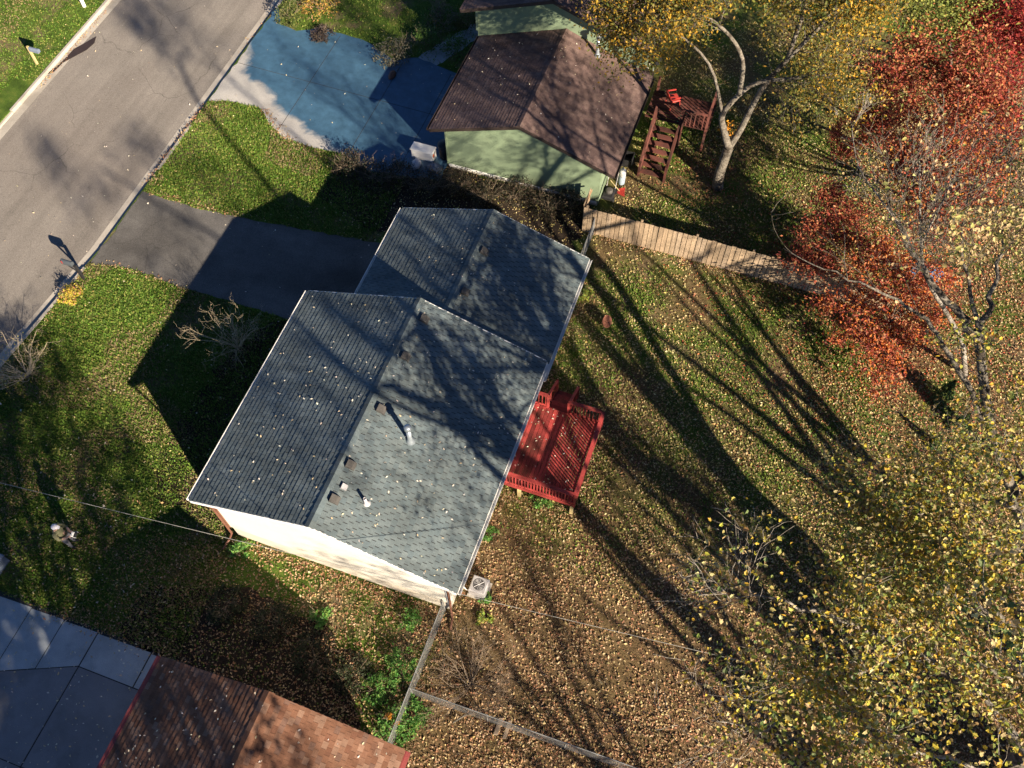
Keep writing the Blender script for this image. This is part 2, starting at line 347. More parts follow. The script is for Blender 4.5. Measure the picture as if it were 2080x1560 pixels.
def grid_sheet(poly, z, res, colf):
    """triangulated sheet inside a polygon with a per-vertex value"""
    import bmesh
    bm = bmesh.new(); vv = [bm.verts.new((p[0], p[1], z)) for p in poly]; bm.faces.new(vv)
    for ax, lo, hi in ((0, min(p[0] for p in poly), max(p[0] for p in poly)), (1, min(p[1] for p in poly), max(p[1] for p in poly))):
        t = lo + res
        while t < hi:
            co = [0, 0, 0]; no = [0, 0, 0]; co[ax] = t; no[ax] = 1
            bmesh.ops.bisect_plane(bm, geom=bm.verts[:] + bm.edges[:] + bm.faces[:], plane_co=co, plane_no=no); t += res
    me = bpy.data.meshes.new('sheet'); bm.to_mesh(me); bm.free()
    a = me.color_attributes.new('Col', 'FLOAT_COLOR', 'POINT')
    for i, v in enumerate(me.vertices): c = colf(v.co.x, v.co.y); a.data[i].color = (c, c, c, 1)
    return me
wet_edge = [(-16.2, 24.2), (-15.78, 23.55), (-15.03, 22.11), (-13.85, 21.41), (-11.58, 20.06), (-9.9, 19.3), (-7.9, 18.6)]
def wetf(x, y):
    best = 9; sgn = 1
    for (ax, ay), (bx, by) in zip(wet_edge[:-1], wet_edge[1:]):
        t = max(0, min(1, ((x - ax) * (bx - ax) + (y - ay) * (by - ay)) / ((bx - ax) ** 2 + (by - ay) ** 2)))
        dx, dy = x - (ax + t * (bx - ax)), y - (ay + t * (by - ay)); d = math.hypot(dx, dy)
        if d < best: best = d; sgn = 1 if (bx - ax) * dy - (by - ay) * dx > 0 else -1
    v = .5 + .35 * max(-1, min(1, sgn * best / 1.1))
    if x > -7.0: v -= .3 * min(1, (x + 7.0) / 1.2)          # dry strip in front of the garage
    return v
me = grid_sheet(jag(GREEN_DRIVE, .04, .3, 5), .012, .3, wetf); me.materials.append(M['drive_wet_sky'])
drv = link('concrete_driveway', me); tag(drv, kind='structure')
M['joint'] = nmat('dark_joint', (.03, .03, .03), (.05, .05, .05), 8, .95)
for (a, b_) in (((-12.0, 19.1), (-12.0, 26.1)), ((-8.2, 18.8), (-8.2, 25.3)), ((-5.6, 18.3), (-5.6, 25.3)), ((-16, 22.6), (-3.7, 22.4))):
    MB().beam((*a, .013), (*b_, .013), .022, .006).build('joint_line', M['joint'], drv)
# slabs of the near driveway (separate castings)
sl_root = thing('slab_driveway', (-8, -6, 0), None, None); tag(sl_root, kind='structure')
def slab(poly, mat):
    b = MB(); c = np.mean(np.array(poly), 0); q = [tuple(c + (V3(*p, 0)[:2] - c) * (1 - .03 / np.linalg.norm(V3(*p, 0)[:2] - c))) for p in poly]
    b.prism(q, -.05, .02 + random.uniform(0, .006)); b.build('slab', mat, sl_root)
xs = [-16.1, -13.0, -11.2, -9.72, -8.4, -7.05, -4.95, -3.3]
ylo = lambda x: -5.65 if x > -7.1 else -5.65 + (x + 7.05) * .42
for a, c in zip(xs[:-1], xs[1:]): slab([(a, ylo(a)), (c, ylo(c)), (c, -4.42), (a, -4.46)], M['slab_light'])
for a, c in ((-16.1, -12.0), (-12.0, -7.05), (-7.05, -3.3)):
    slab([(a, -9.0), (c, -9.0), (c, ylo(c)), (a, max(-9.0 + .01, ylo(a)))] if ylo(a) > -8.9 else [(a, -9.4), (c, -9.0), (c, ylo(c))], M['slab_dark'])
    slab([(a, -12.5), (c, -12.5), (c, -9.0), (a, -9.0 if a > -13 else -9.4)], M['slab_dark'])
tag(MB().sheet(jag([(-16.1, -4.3), (-3.2, -4.3), (-3.2, -15), (-16.1, -15)], .03, .4, 8), .006).build('slab_bed', M['joint']), kind='structure')
M['mulch_shade'] = nmat('dark_mulch_and_shade', (.016, .012, .010), (.038, .028, .021), 7, .95, (.05, .036, .026), 1.2, .9, 22, .05, .1, grain=.5)
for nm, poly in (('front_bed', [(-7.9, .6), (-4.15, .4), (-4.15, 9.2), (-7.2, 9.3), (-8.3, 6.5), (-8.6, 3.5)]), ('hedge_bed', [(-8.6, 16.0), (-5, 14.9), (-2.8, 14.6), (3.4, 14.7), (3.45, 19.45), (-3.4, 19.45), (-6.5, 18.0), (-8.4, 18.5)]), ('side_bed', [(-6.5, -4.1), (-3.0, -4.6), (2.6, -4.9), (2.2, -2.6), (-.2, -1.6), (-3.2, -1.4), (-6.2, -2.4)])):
    tag(MB().sheet(jag(poly, .12, .3, len(nm)), .006).build(nm, M['mulch_shade']), kind='structure')  # front is black mulch; side and hedge sheets paint in the shade
# stepping path to the neighbour's door
tag(MB().sheet(jag([(-7.7, 25.6), (-6.6, 25.4), (-5.6, 27.5), (-4.6, 29.5), (-5.4, 29.9), (-6.8, 27.6)], .05, .3, 9), .008).build('entry_path', M['slab_light']), kind='structure')

# ================================================================== HOUSES
camd = lambda p: float(np.linalg.norm(V3(*p) - CAM))
def gable_house(thing_o, x0, x1, y0, y1, ze, zr, wall_mat, base_mat, ovx=.5, ovs=.28, ovn=.28, base_h=.95, wall=True):
    """walls + roof deck of a gable running along y; returns roof part"""
    xm = (x0 + x1) / 2; k = (zr - ze) / (xm - x0); a, c, s, n = x0 + ovx, x1 - ovx, y0 + ovs, y1 - ovn
    zw = ze + k * ovx - .12
    if wall:
        for (yy, sg) in ((s, 1), (n, -1)):
            b = MB(); t = .12 * sg
            b.add([(a, yy, base_h), (c, yy, base_h), (c, yy, zw), (xm, yy, zr - .12), (a, yy, zw), (a, yy + t, base_h), (c, yy + t, base_h), (c, yy + t, zw), (xm, yy + t, zr - .12), (a, yy + t, zw)],
                  [(0, 1, 2, 3, 4), (9, 8, 7, 6, 5), (0, 5, 6, 1), (1, 6, 7, 2), (2, 7, 8, 3), (3, 8, 9, 4), (4, 9, 5, 0)]); b.build('wall', wall_mat, thing_o)
        for xx, sg in ((a, 1), (c, -1)):
            MB().box(min(xx, xx + .12 * sg), max(xx, xx + .12 * sg), s + .121, n - .121, base_h, zw).build('wall', wall_mat, thing_o)
        MB().box(a + .05, c - .05, s + .05, n - .05, -.1, base_h - .003).build('foundation', base_mat, thing_o)
    b = MB(); t = .13
    b.add([(x0, y0, ze), (xm, y0, zr), (x1, y0, ze), (x1, y0, ze - t), (xm, y0, zr - t), (x0, y0, ze - t),
           (x0, y1, ze), (xm, y1, zr), (x1, y1, ze), (x1, y1, ze - t), (xm, y1, zr - t), (x0, y1, ze - t)],
          [(0, 6, 7, 1), (1, 7, 8, 2), (0, 1, 4, 5), (1, 2, 3, 4), (7, 6, 11, 10), (8, 7, 10, 9), (5, 4, 10, 11), (4, 3, 9, 10), (0, 5, 11, 6), (2, 8, 9, 3)])
    return b
def tab_mesh(name, wd, ln, t, col, mat):
    v = [(-wd / 2, 0, 0), (wd / 2, 0, 0), (wd / 2, 0, t), (-wd / 2, 0, t), (-wd / 2, ln, -.004), (wd / 2, ln, -.004), (wd / 2, ln, .003), (-wd / 2, ln, .003)]
    f = [(0, 1, 2, 3), (3, 2, 6, 7), (1, 5, 6, 2), (0, 3, 7, 4), (4, 7, 6, 5)]
    return np_mesh(name, v, f, np.tile(col, (8, 1)), mat)
def shingles(roof_o, slopes, pal, nmax=300, gap=.028, tabw=.235, seed=3, tvar=(.012, .02)):
    """slopes: (eave point start, along-eave unit, eave length, up-slope unit, slope length, courses)"""
    r = np.random.default_rng(seed); tabs = []
    for (p0, al, Lr, us, Ls, nc, skip) in slopes:
        gap_ = gap * (.5 if us[0] > 0 else 1.0)
        p0, al, us = V3(*p0), V3(*al), V3(*us); ex = Ls / nc; nrm = np.cross(al, us); nrm *= np.sign(nrm[2])
        for i in range(nc):
            off = -((i * .41 + r.uniform(0, .12)) % 1.0) * tabw; n = int(Lr / tabw) + 2
            for j in range(n):
                a, b = off + j * tabw, off + (j + 1) * tabw - gap_
                a, b = max(a, 0), min(b, Lr)
                if b - a < .03: continue
                q = p0 + al * (a + b) / 2 + us * ex * i + nrm * .004
                if skip and skip(q): continue
                tabs.append((q, al, us, nrm, b - a, min(ex * 1.16, Ls - ex * i), r.uniform(*tvar), pal[r.integers(len(pal))] * r.uniform(.93, 1.08)))
    tabs.sort(key=lambda t: camd(t[0]) if t[4] > tabw - gap - .004 else 1e9)
    org = ORG[roof_o.name]; variants = {}
    for t in tabs[:nmax]:
        key = (int(r.integers(10)), round(t[4], 3), round(t[5], 3))
        if key not in variants:
            variants[key] = tab_mesh('shingle', t[4], t[5], t[6], t[7], M['shingle'])
        o = bpy.data.objects.new('shingle', variants[key]); COL.objects.link(o); o.parent = roof_o
        q = t[0] - org
        o.matrix_local = Matrix(((t[1][0], t[2][0], t[3][0], q[0]), (t[1][1], t[2][1], t[3][1], q[1]), (t[1][2], t[2][2], t[3][2], q[2]), (0, 0, 0, 1)))
    vs, fs, cs = [], [], []
    for t in tabs[nmax:]:
        q = t[0] - org; w2 = t[4] / 2; b0 = len(vs); A, U, N = t[1], t[2], t[3]
        for (i, jj, kk) in ((-w2, 0, 0), (w2, 0, 0), (w2, 0, t[6]), (-w2, 0, t[6]), (-w2, t[5], -.004), (w2, t[5], -.004), (w2, t[5], .003), (-w2, t[5], .003)):
            vs.append(q + A * i + U * jj + N * kk); cs.append(t[7])
        fs += [[b0 + z for z in f] for f in ((0, 1, 2, 3), (3, 2, 6, 7), (1, 5, 6, 2), (0, 3, 7, 4), (4, 7, 6, 5))]
    if vs:
        o = link('shingles', np_mesh('shingles', vs, fs, cs, M['shingle']), roof_o); tag(o, kind='stuff')
def ridge_caps(roof_o, x, y0, y1, z, k, pal, ex=.235, wd=.15):
    n = int((y1 - y0) / ex); ex = (y1 - y0) / n; r = np.random.default_rng(5)
    vars_ = []
    for i in range(6):
        c = pal[i % len(pal)] * r.uniform(.85, 1.1); t = .016
        v = []
        for yy, h in ((0, .03), (ex * 1.1, .014)):
            v += [(-wd, yy, -wd * k + h - t), (-wd, yy, -wd * k + h), (0, yy, h), (wd, yy, -wd * k + h), (wd, yy, -wd * k + h - t)]
        vars_.append(np_mesh('ridge_cap', v, [(0, 1, 6, 5), (1, 2, 7, 6), (2, 3, 8, 7), (3, 4, 9, 8), (1, 0, 4, 3)], np.tile(c, (10, 1)), M['shingle']))
    org = ORG[roof_o.name]
    for i in range(n):
        o = bpy.data.objects.new('ridge_cap', vars_[r.integers(6)]); COL.objects.link(o); o.parent = roof_o
        o.location = Vector(V3(x, y0 + ex * i, z + .012) - org)
def slope_pair(x0, x1, y0, y1, ze, zr, nc, skipW=None, skipE=None):
    xm = (x0 + x1) / 2; Ls = math.hypot(xm - x0, zr - ze); c, s = (xm - x0) / Ls, (zr - ze) / Ls
    return [((x0, y1, ze), (0, -1, 0), y1 - y0, (c, 0, s), Ls, nc, skipW), ((x1, y0, ze), (0, 1, 0), y1 - y0, (-c, 0, s), Ls, nc, skipE)]
def gutter(thing_o, x, y0, y1, z, mat, sg):
    b = MB(); pr = [(0, .05), (0, -.06), (.09, -.06), (.12, .03), (.10, .03), (.075, -.045), (.015, -.045), (.015, .05)]
    v = []
    for yy in (y0, y1): v += [(x + sg * p[0], yy, z + p[1]) for p in pr]
    b.add(v, [(i, (i + 1) % 8, 8 + (i + 1) % 8, 8 + i) for i in range(8)] + [tuple(range(8)), tuple(range(15, 7, -1))]); return b.build('gutter', mat, thing_o)
def fascia(thing_o, x0, x1, y, ze, zr, mat, sg, h=.17, name='rake_board'):
    xm = (x0 + x1) / 2; yy = y + sg * .002
    for a, b_ in (((x0, ze), (xm, zr)), ((xm, zr), (x1, ze))):
        b = MB(); t = sg * .028; z0, z1 = a[1] + .012, b_[1] + .012
        b.add([(a[0], yy, z0 - h), (b_[0], yy, z1 - h), (b_[0], yy, z1), (a[0], yy, z0), (a[0], yy + t, z0 - h), (b_[0], yy + t, z1 - h), (b_[0], yy + t, z1), (a[0], yy + t, z0)],
              [(0, 1, 2, 3), (7, 6, 5, 4), (0, 4, 5, 1), (1, 5, 6, 2), (2, 6, 7, 3), (3, 7, 4, 0)]); b.build(name, mat, thing_o)
def window(thing_o, x, y0, y1, z0, z1, sg):
    f = MB().box(*sorted((x, x + sg * .05)), y0 - .07, y1 + .07, z0 - .07, z1 + .07).build('window', M['white_paint'], thing_o)
    ym = (y0 + y1) / 2
    for a, b_ in ((y0, ym - .02), (ym + .02, y1)): MB().box(*sorted((x + sg * .03, x + sg * .054)), a, b_, z0, z1).build('pane', M['glass'], f)

GREY = [V3(*c) * .98 for c in ((.102, .129, .138), (.111, .138, .146), (.094, .120, .130), (.120, .145, .150), (.107, .131, .137))]
BRWN = [V3(*c) for c in ((.122, .082, .074), (.134, .091, .081), (.112, .075, .068), (.145, .10, .088), (.118, .079, .072))]
TAN = [V3(*c) * .74 for c in ((.21, .108, .07), (.19, .095, .06), (.235, .128, .085), (.17, .082, .053), (.22, .115, .074), (.275, .165, .115), (.20, .10, .063), (.18, .105, .078))]
# ---- the grey-roofed house: tall block + lower garage wing
mx0, mx1, my0, my1, mze, mzr = -4.7, 4.7, 0.0, 8.94, 3.59, 5.256
gx0, gx1, gy0, gy1, gze, gzr = -3.26, 4.66, 8.62, 14.44, 2.80, 4.17
MK = (mzr - mze) / 4.7
house = thing('grey_roof_house', (0, 7, 0), 'cream-walled house with charcoal shingle roof and lower garage wing, middle of the picture', 'house')
roof = gable_house(house, mx0, mx1, my0, my1, mze, mzr, M['white_wall'], M['foundation']).build('roof', M['underlay'], house)
groof = gable_house(house, gx0, gx1, gy0, gy1, gze, gzr, M['white_wall'], M['foundation'], ovx=.45, base_h=.4).build('garage_roof', M['underlay'], house)
shingles(roof, slope_pair(mx0 - .03, mx1 + .03, my0 - .02, my1 + .02, mze - .011, mzr - .0, 29), GREY, 210, seed=3)
shingles(groof, slope_pair(gx0 - .03, gx1 + .03, my1 + .02, gy1 + .02, gze - .011, gzr, 24), GREY, 90, seed=4)
ridge_caps(roof, 0, my0 - .03, my1 + .02, mzr, MK, GREY); ridge_caps(groof, .7, my1 + .05, gy1 + .02, gzr, MK, GREY)
gutter(house, mx0 - .034, my0, my1, mze - .06, M['gutter'], -1); gutter(house, mx1 + .034, my0, my1 - .02, mze - .06, M['gutter'], 1)
gutter(house, gx0 - .034, gy0, gy1, gze - .06, M['gutter'], -1); gutter(house, gx1 + .034, gy0, gy1, gze - .06, M['gutter'], 1)
fascia(house, mx0, mx1, my0, mze, mzr, M['white_paint'], -1); fascia(house, mx0, mx1, my1, mze, mzr, M['white_paint'], 1); fascia(house, gx0, gx1, gy1, gze, gzr, M['white_paint'], 1)
for x, sg in ((-4.2, -1), (4.2, 1)):      # brown downspouts at the front corners
    dx = -sg * .02
    MB().tube([(x + sg * .56, .1, mze - .1), (x + sg * .5, .12, mze - .25), (x + sg * .06, .22, mze - .75), (x + sg * .05, .22, 1.25), (x + sg * .03, .2, .45), (x + sg * .12, .05, .16), (x + sg * .2, -.35, .08)], .042, 6).build('downspout', M['trim_brown'], house)
    MB().box(x - .05, x + .05, .235, .278, .96, mze - .02).build('corner_board', M['white_paint'] if sg > 0 else M['trim_brown'], house)
gd = MB().box(gx0 + .40, gx0 + .449, 10.0, 13.6, .02, 2.2).build('garage_door', M['white_paint'], house)
for i in range(4):
    for j in range(5): MB().box(gx0 + .385, gx0 + .405, 10.08 + j * .71, 10.08 + j * .71 + .6, .1 + i * .53, .1 + i * .53 + .42).build('panel', M['white_paint'], gd)
for (y0_, y1_) in ((1.0, 2.6), (5.0, 6.8)): window(house, -4.2, y0_, y1_, 2.0, 3.1, -1)
window(house, 4.2, 1.4, 2.8, 2.0, 3.1, 1); window(house, 4.2, 5.9, 7.6, 1.25, 3.1, 1)
fd = MB().box(-4.255, -4.2, 7.4, 8.35, .35, 2.4).build('front_door', M['trim_brown'], house); MB().tube([(-4.30, 7.5, 1.3), (-4.30, 7.5, 1.42)], .03, 6).build('handle', M['galv'], fd)
MB().box(-5.4, -4.21, 7.2, 8.6, -.05, .3).build('door_step', M['concrete'], house)
def hit(px, py, z0, k):
    d = FW + RT * (px - 1040) / FPX - UP * (py - 780) / FPX; t = (z0 + k * CAM[0] - CAM[2]) / (d[2] - k * d[0]); return CAM + d * t
def box_vent(roof_o, px, py, z0, k, mat=M['vent'], wd=.26, ln=.30, h=.14):
    q = hit(px, py, z0, k); s = 1 if k < 0 else -1; b = MB(); v = []
    for yy in (-wd / 2, wd / 2):
        for (a, hh) in ((-ln / 2, 0.0), (-ln / 2 + .05, h), (ln / 2 - .06, h - .02), (ln / 2, .06), (ln / 2, .0)): v.append((q[0] + s * a, q[1] + yy, q[2] + k * s * a + hh + .015))
    b.add(v, [(i, i + 1, i + 6, i + 5) for i in range(4)] + [(4, 3, 2, 1, 0), (5, 6, 7, 8, 9)])
    return b.build('roof_vent', mat, roof_o)
mE = (mzr, -MK); gE = (gzr + .7 * MK, -MK)
for px, py in ((862, 650), (824, 726), (775, 833), (713, 946), (680, 1016)): box_vent(roof, px, py, *mE)
for px, py in ((984, 513), (945, 595)): box_vent(groof, px, py, *gE)
box_vent(roof, 699, 990, *mE, mat=M['grey_metal'], wd=.18, ln=.20, h=.10)
def flue(roof_o, px, py, z0, k, h, r, mat=M['galv']):
    q = hit(px, py, z0, k); b = MB()
    b.lathe(q + V3(0, 0, -.08), [(r * 1.9, 0), (r * 1.9, .12), (r * 1.05, .24), (r, .26), (r, h), (r * .8, h), (r * .8, h + .03)], 14)
    o = b.build('flue_pipe', mat, roof_o, True); MB().lathe(q + V3(0, 0, h - .02), [(r * .8, 0), (r * 1.45, .01), (r * 1.5, .16), (r * 1.2, .2), (.02, .23)], 14).build('flue_cap', mat, o, True); return o
flue(roof, 834, 896, *mE, .85, .085)
q = hit(744, 1022, *mE); MB().lathe(q + V3(0, 0, -.05), [(.14, 0), (.13, .06), (.06, .12), (.05, .42), (.035, .42), (.035, .36)], 12).build('plumbing_vent', M['grey_metal'], roof, True)
# ---- green neighbour house: low wing + taller block behind
nx0, nx1, ny0, ny1, nze, nzr = -4.06, 4.32, 19.2, 25.9, 2.5, 3.98
ux0, ux1, uy0, uy1, uze, uzr = -4.62, 4.06, 24.7, 36.0, 4.45, 6.0
nh = thing('green_house', (0, 26, 0), 'sage green house with plum-brown roof and taller rear block at the top of the picture', 'house')
nroof = gable_house(nh, nx0, nx1, ny0, ny1, nze, nzr, M['green_wall'], M['foundation'], ovx=.6, ovs=.3, base_h=.18).build('roof', M['underlay_brown'], nh)
uroof = gable_house(nh, ux0, ux1, uy0, uy1, uze, uzr, M['green_wall'], M['foundation'], ovx=.45, ovs=.9, base_h=.6).build('upper_roof', M['underlay_brown'], nh)
wall_y = uy0 + .9
shingles(nroof, slope_pair(nx0 - .03, nx1 + .03, ny0 - .02, wall_y - .01, nze - .011, nzr, 29), BRWN, 200, seed=6, tabw=.26, gap=.012)
shingles(uroof, slope_pair(ux0 - .03, ux1 + .03, uy0 - .02, uy0 + 7.0, uze - .011, uzr, 26), BRWN, 100, seed=7, tabw=.26, gap=.012)
ridge_caps(nroof, .13, ny0 - .02, wall_y - .02, nzr, .354, BRWN); ridge_caps(uroof, -.28, uy0 - .02, uy0 + 7, uzr, .354, BRWN)
fascia(nh, nx0, nx1, ny0, nze, nzr, M['dark_trim'], -1); fascia(nh, ux0, ux1, uy0, uze, uzr, M['dark_trim'], -1)
gutter(nh, nx0 - .034, ny0, wall_y, nze - .06, M['dark_trim'], -1); gutter(nh, nx1 + .034, ny0, wall_y, nze - .06, M['dark_trim'], 1)
MB().box(-3.40, 3.66, 19.46, 19.496, .2, .32).build('base_trim', M['white_paint'], nh)
MB().box(-3.47, -3.40, 19.45, 19.497, .33, 2.5).build('corner_board', M['green_wall'], nh)
MB().box(-4.24, -4.12, 25.55, 25.597, 2.8, 4.4).build('corner_board', M['green_wall'], nh)
MB().box(-3.51, -3.462, 20.6, 24.8, .02, 2.2).build('garage_door', M['green_wall'], nh)
window(nh, 3.72, 21.2, 22.6, 1.2, 2.2, 1)
nE = (nzr + .13 * .354, -.354)
flue(nroof, 1213, 113, *nE, .95, .08); flue(nroof, 1257, 108, *nE, .4, .07)
# ---- brown-roofed house at the bottom left
bx0, bx1, by0, by1, bze, bzr = -3.38, 4.80, -17.0, -4.68, 2.62, 4.07
bh = thing('brown_roof_house', (.7, -11, 0), 'house with mottled rust-brown shingle roof and red fascia in the lower left corner', 'house')
broof = gable_house(bh, bx0, bx1, by0, by1, bze, bzr, M['white_wall'], M['foundation'], ovx=.5, ovn=.35).build('roof', M['underlay_brown'], bh)
shingles(broof, slope_pair(bx0 - .03, bx1 + .03, -9.6, by1 + .02, bze - .011, bzr, 26), TAN, 300, seed=9, tabw=.21, gap=.008, tvar=(.012, .024))
shingles(broof, slope_pair(bx0 - .03, bx1 + .03, by0, -9.62, bze - .011, bzr, 26), TAN, 0, seed=10, tabw=.42, gap=.01)
ridge_caps(broof, .71, -9.6, by1 + .02, bzr, .354, TAN, .28, .17)
fascia(bh, bx0, bx1, by1, bze, bzr, M['trim_brown'], 1); 
MB().box(bx0 - .075, bx0 - .04, by0, by1, bze - .17, bze - .0).build('fascia_board', M['red_trim'], bh); MB().box(bx1 + .04, bx1 + .09, by0, by1, bze - .17, bze - .0).build('fascia_board', M['red_trim'], bh)
MB().add([(bx0 - .2, by0, bze - .035), (bx0 - .04, by0, bze - .015), (bx0 - .04, by1 - .0, bze - .015), (bx0 - .2, by1, bze - .035), (bx0 - .2, by0, bze - .08), (bx0 - .2, by1, bze - .08)], [(0, 1, 2, 3), (4, 0, 3, 5)]).build('gutter', M['red_trim'], bh)
MB().add([(bx1 + .2, by0, bze - .035), (bx1 + .04, by0, bze - .015), (bx1 + .04, by1, bze - .015), (bx1 + .2, by1, bze - .035), (bx1 + .2, by0, bze - .08), (bx1 + .2, by1, bze - .08)], [(3, 2, 1, 0), (5, 3, 0, 4)]).build('gutter', M['red_trim'], bh)
MB().box(bx0 + .44, bx0 + .499, -12, -8, .02, 2.1).build('garage_door', M['white_paint'], bh)

# ================================================================== RED DECK
dk = thing('deck', (5.7, 6.8, 0), 'red stained raised wooden deck with railing behind the grey-roofed house', 'deck')
DX0, DX1, DY0, DY1, DZ, RZ = 4.23, 7.08, 5.08, 8.50, 1.08, 1.93
nb = 20; bw = (DX1 - DX0) / nb
for i in range(nb):
    b = MB().bbox(DX0 + i * bw + .006, DX0 + (i + 1) * bw - .006, DY0 + random.uniform(-.01, .01), DY1 + random.uniform(-.01, .01), DZ - .03, DZ + random.uniform(-.002, .003), .005); b.build('deck_board', M['deck_red'], dk)
for (x0, x1, y0, y1) in ((DX0, DX1 + .04, DY0 - .04, DY0), (DX0, DX1 + .04, DY1, DY1 + .04), (DX1, DX1 + .04, DY0, DY1)):
    MB().box(x0 + .001, x1, y0 + .011 * (y0 < 6), y1 + (.013 if y0 > 8 else 0), DZ - .24, DZ - .035).build('rim_joist', M['deck_red'], dk)
for (x, y) in ((DX1 - .06, DY0 + .06), (DX1 - .06, DY1 - .06), (5.0, DY0 + .06)):
    MB().box(x - .06, x + .06, y - .06, y + .06, -.1, DZ - .245).build('leg', M['lumber'], dk)
def rail(a, b_, z0, z1, n, cap=True):
    a, b_ = V3(*a), V3(*b_); up = V3(0, 0, 1)
    MB().beam(a + up * z1, b_ + up * z1, .14, .035).build('rail_cap', M['deck_red'], dk)
    MB().beam(a + up * (z1 - .06), b_ + up * (z1 - .06), .035, .085).build('rail', M['deck_red'], dk)
    MB().beam(a + up * z0, b_ + up * z0, .035, .085).build('rail', M['deck_red'], dk)
    for i in range(n):
        p = a + (b_ - a) * (i + .5) / n; MB().box(p[0] - .018, p[0] + .018, p[1] - .018, p[1] + .018, z0 - .1, z1 - .02).build('baluster', M['deck_red'], dk)
rail((DX0 + .02, DY0 - .02, 0), (DX1 - .05, DY0 - .02, 0), DZ + .08, RZ, 24)
rail((DX1 + .02, DY0 - .02, 0), (DX1 + .02, DY1 + .02, 0), DZ + .08, RZ + .002, 28)
rail((5.80, DY1 + .02, 0), (DX1 - .05, DY1 + .02, 0), DZ + .08, RZ, 10)
rail((DX0 + .02, DY1 + .02, 0), (4.95, DY1 + .02, 0), DZ + .08, RZ, 5)
for (x, y) in ((DX1 + .02, DY0 - .02), (DX1 + .02, DY1 + .02), (5.78, DY1 + .02), (4.97, DY1 + .02)):
    MB().box(x - .045, x + .045, y - .045, y + .045, DZ - .2, RZ - .02).build('rail_post', M['deck_red'], dk)
for i in range(5):
    MB().bbox(4.99, 5.76, 8.56 + i * .27, 8.80 + i * .27, DZ - .25 - i * .19, DZ - .21 - i * .19, .006).build('stair_tread', M['deck_red'], dk)
for x in (4.95, 5.80):
    MB().beam((x, 8.50, DZ - .2), (x, 9.95, .03), .04, .24).build('stringer', M['deck_red'], dk)
    MB().beam((x, 8.52, RZ), (x, 9.80, .95), .10, .035).build('stair_rail', M['deck_red'], dk)
    MB().box(x - .045, x + .045, 9.74, 9.83, -.05, .98).build('stair_post', M['deck_red'], dk)
    for i in range(5): yy = 8.72 + i * .22; zc = RZ - (yy - 8.52) * .766; MB().box(x - .018, x + .018, yy - .018, yy + .018, zc - .75, zc - .01).build('baluster', M['deck_red'], dk)
# ================================================================== FENCES
fe = thing('board_fence', (9, 17.95, 0), 'tan vertical board privacy fence running right from the green house corner', 'fence')
cedar = [V3(*c) for c in ((.285, .21, .14), (.31, .232, .155), (.265, .20, .135), (.295, .222, .152), (.325, .245, .165), (.275, .212, .15))]
x = 3.46; i = 0; bms = []
for k in range(8):
    b = MB(); b.col = tuple(cedar[k % 6] * random.uniform(.9, 1.08)); h = 1.58 + random.uniform(-.015, .02)
    b.box(-.091, .091, -.010, .010, 0, h); me_ = bpy.data.meshes.new('board'); me_.from_pydata(b.v, [], b.f)
    a_ = me_.color_attributes.new('Col', 'FLOAT_COLOR', 'POINT'); a_.data.foreach_set('color', np.c_[np.array(b.c, np.float32), np.ones(len(b.c), np.float32)].ravel())
    me_.materials.append(M['cedar']); bms.append(me_)
while x < 16.6:
    o = bpy.data.objects.new('board', bms[random.randrange(8)]); COL.objects.link(o); o.parent = fe
    o.location = Vector((x + .1 - 9, 17.97 - .02 * (x - 3.4) / 13 - 17.95, -.02)); o.rotation_euler = (random.gauss(0, .006), random.gauss(0, .004), random.gauss(0, .012)); x += .207
for z in (.35, .85, 1.35):
    b = MB(); b.col = (.3, .22, .14); b.box(3.46, 16.6, 17.985, 18.035, z - .04, z + .04); b.build('rail', M['cedar'], fe)
for xx in np.arange(3.6, 16.7, 2.4):
    b = MB(); b.col = (.28, .21, .14); b.box(xx - .045, xx + .045, 18.036, 18.126, -.1, 1.55); b.build('post', M['cedar'], fe)
fr = thing('fence_return', (3.42, 18.7, 0), 'short return of tan board fence meeting the green house wall', 'fence')
for i in range(5):
    o = bpy.data.objects.new('board', bms[i]); COL.objects.link(o); o.parent = fr; o.location = (0, -.50 + i * .205, -.02); o.rotation_euler = (0, 0, math.pi / 2)
b = MB(); b.col = (.3, .2, .12); b.box(3.435, 3.48, 18.14, 19.2, 1.3, 1.38); b.build('rail', M['cedar'], fr)
def chain_fence(name, pts, h, label, dz=.075):
    pts = [V3(*p, 0) for p in pts]; t = thing(name, pts[0], label, 'fence')
    for a, b_ in zip(pts[:-1], pts[1:]):
        L = np.linalg.norm(b_ - a); d = (b_ - a) / L
        MB().tube([a + V3(0, 0, h), b_ + V3(0, 0, h)], .016, 6).build('top_rail', M['wire'], t)
        mb = MB(); n = int(L / dz)
        for s_ in (1, -1):
            k = -int(h / dz)
            for i in range(k, n + 1):
                s0, s1 = i * dz, i * dz + h; z0, z1 = 0., h
                if s0 < 0: z0 = -s0; s0 = 0
                if s1 > L: z1 = h - (s1 - L); s1 = L
                if s1 <= s0: continue
                if s_ < 0: pa, pb = a + d * (L - s0), a + d * (L - s1)
                else: pa, pb = a + d * s0, a + d * s1
                mb.tube([pa + V3(0, 0, z0 + .03), pb + V3(0, 0, z1 + .03)], .0026, 3, False)
        tag(mb.build('wire_mesh', M['wire'], t), kind='stuff')
        for s0 in np.linspace(0, L, max(2, int(L / 2.4) + 1)):
            p = a + d * s0; MB().tube([p + V3(0, 0, -.1), p + V3(0, 0, h + .05)], .022, 6).build('post', M['wire'], t)
chain_fence('chain_link_fence', [(4.0, 14.6), (4.0, 17.9)], 1.1, 'short chain-link fence between garage wing and board fence')
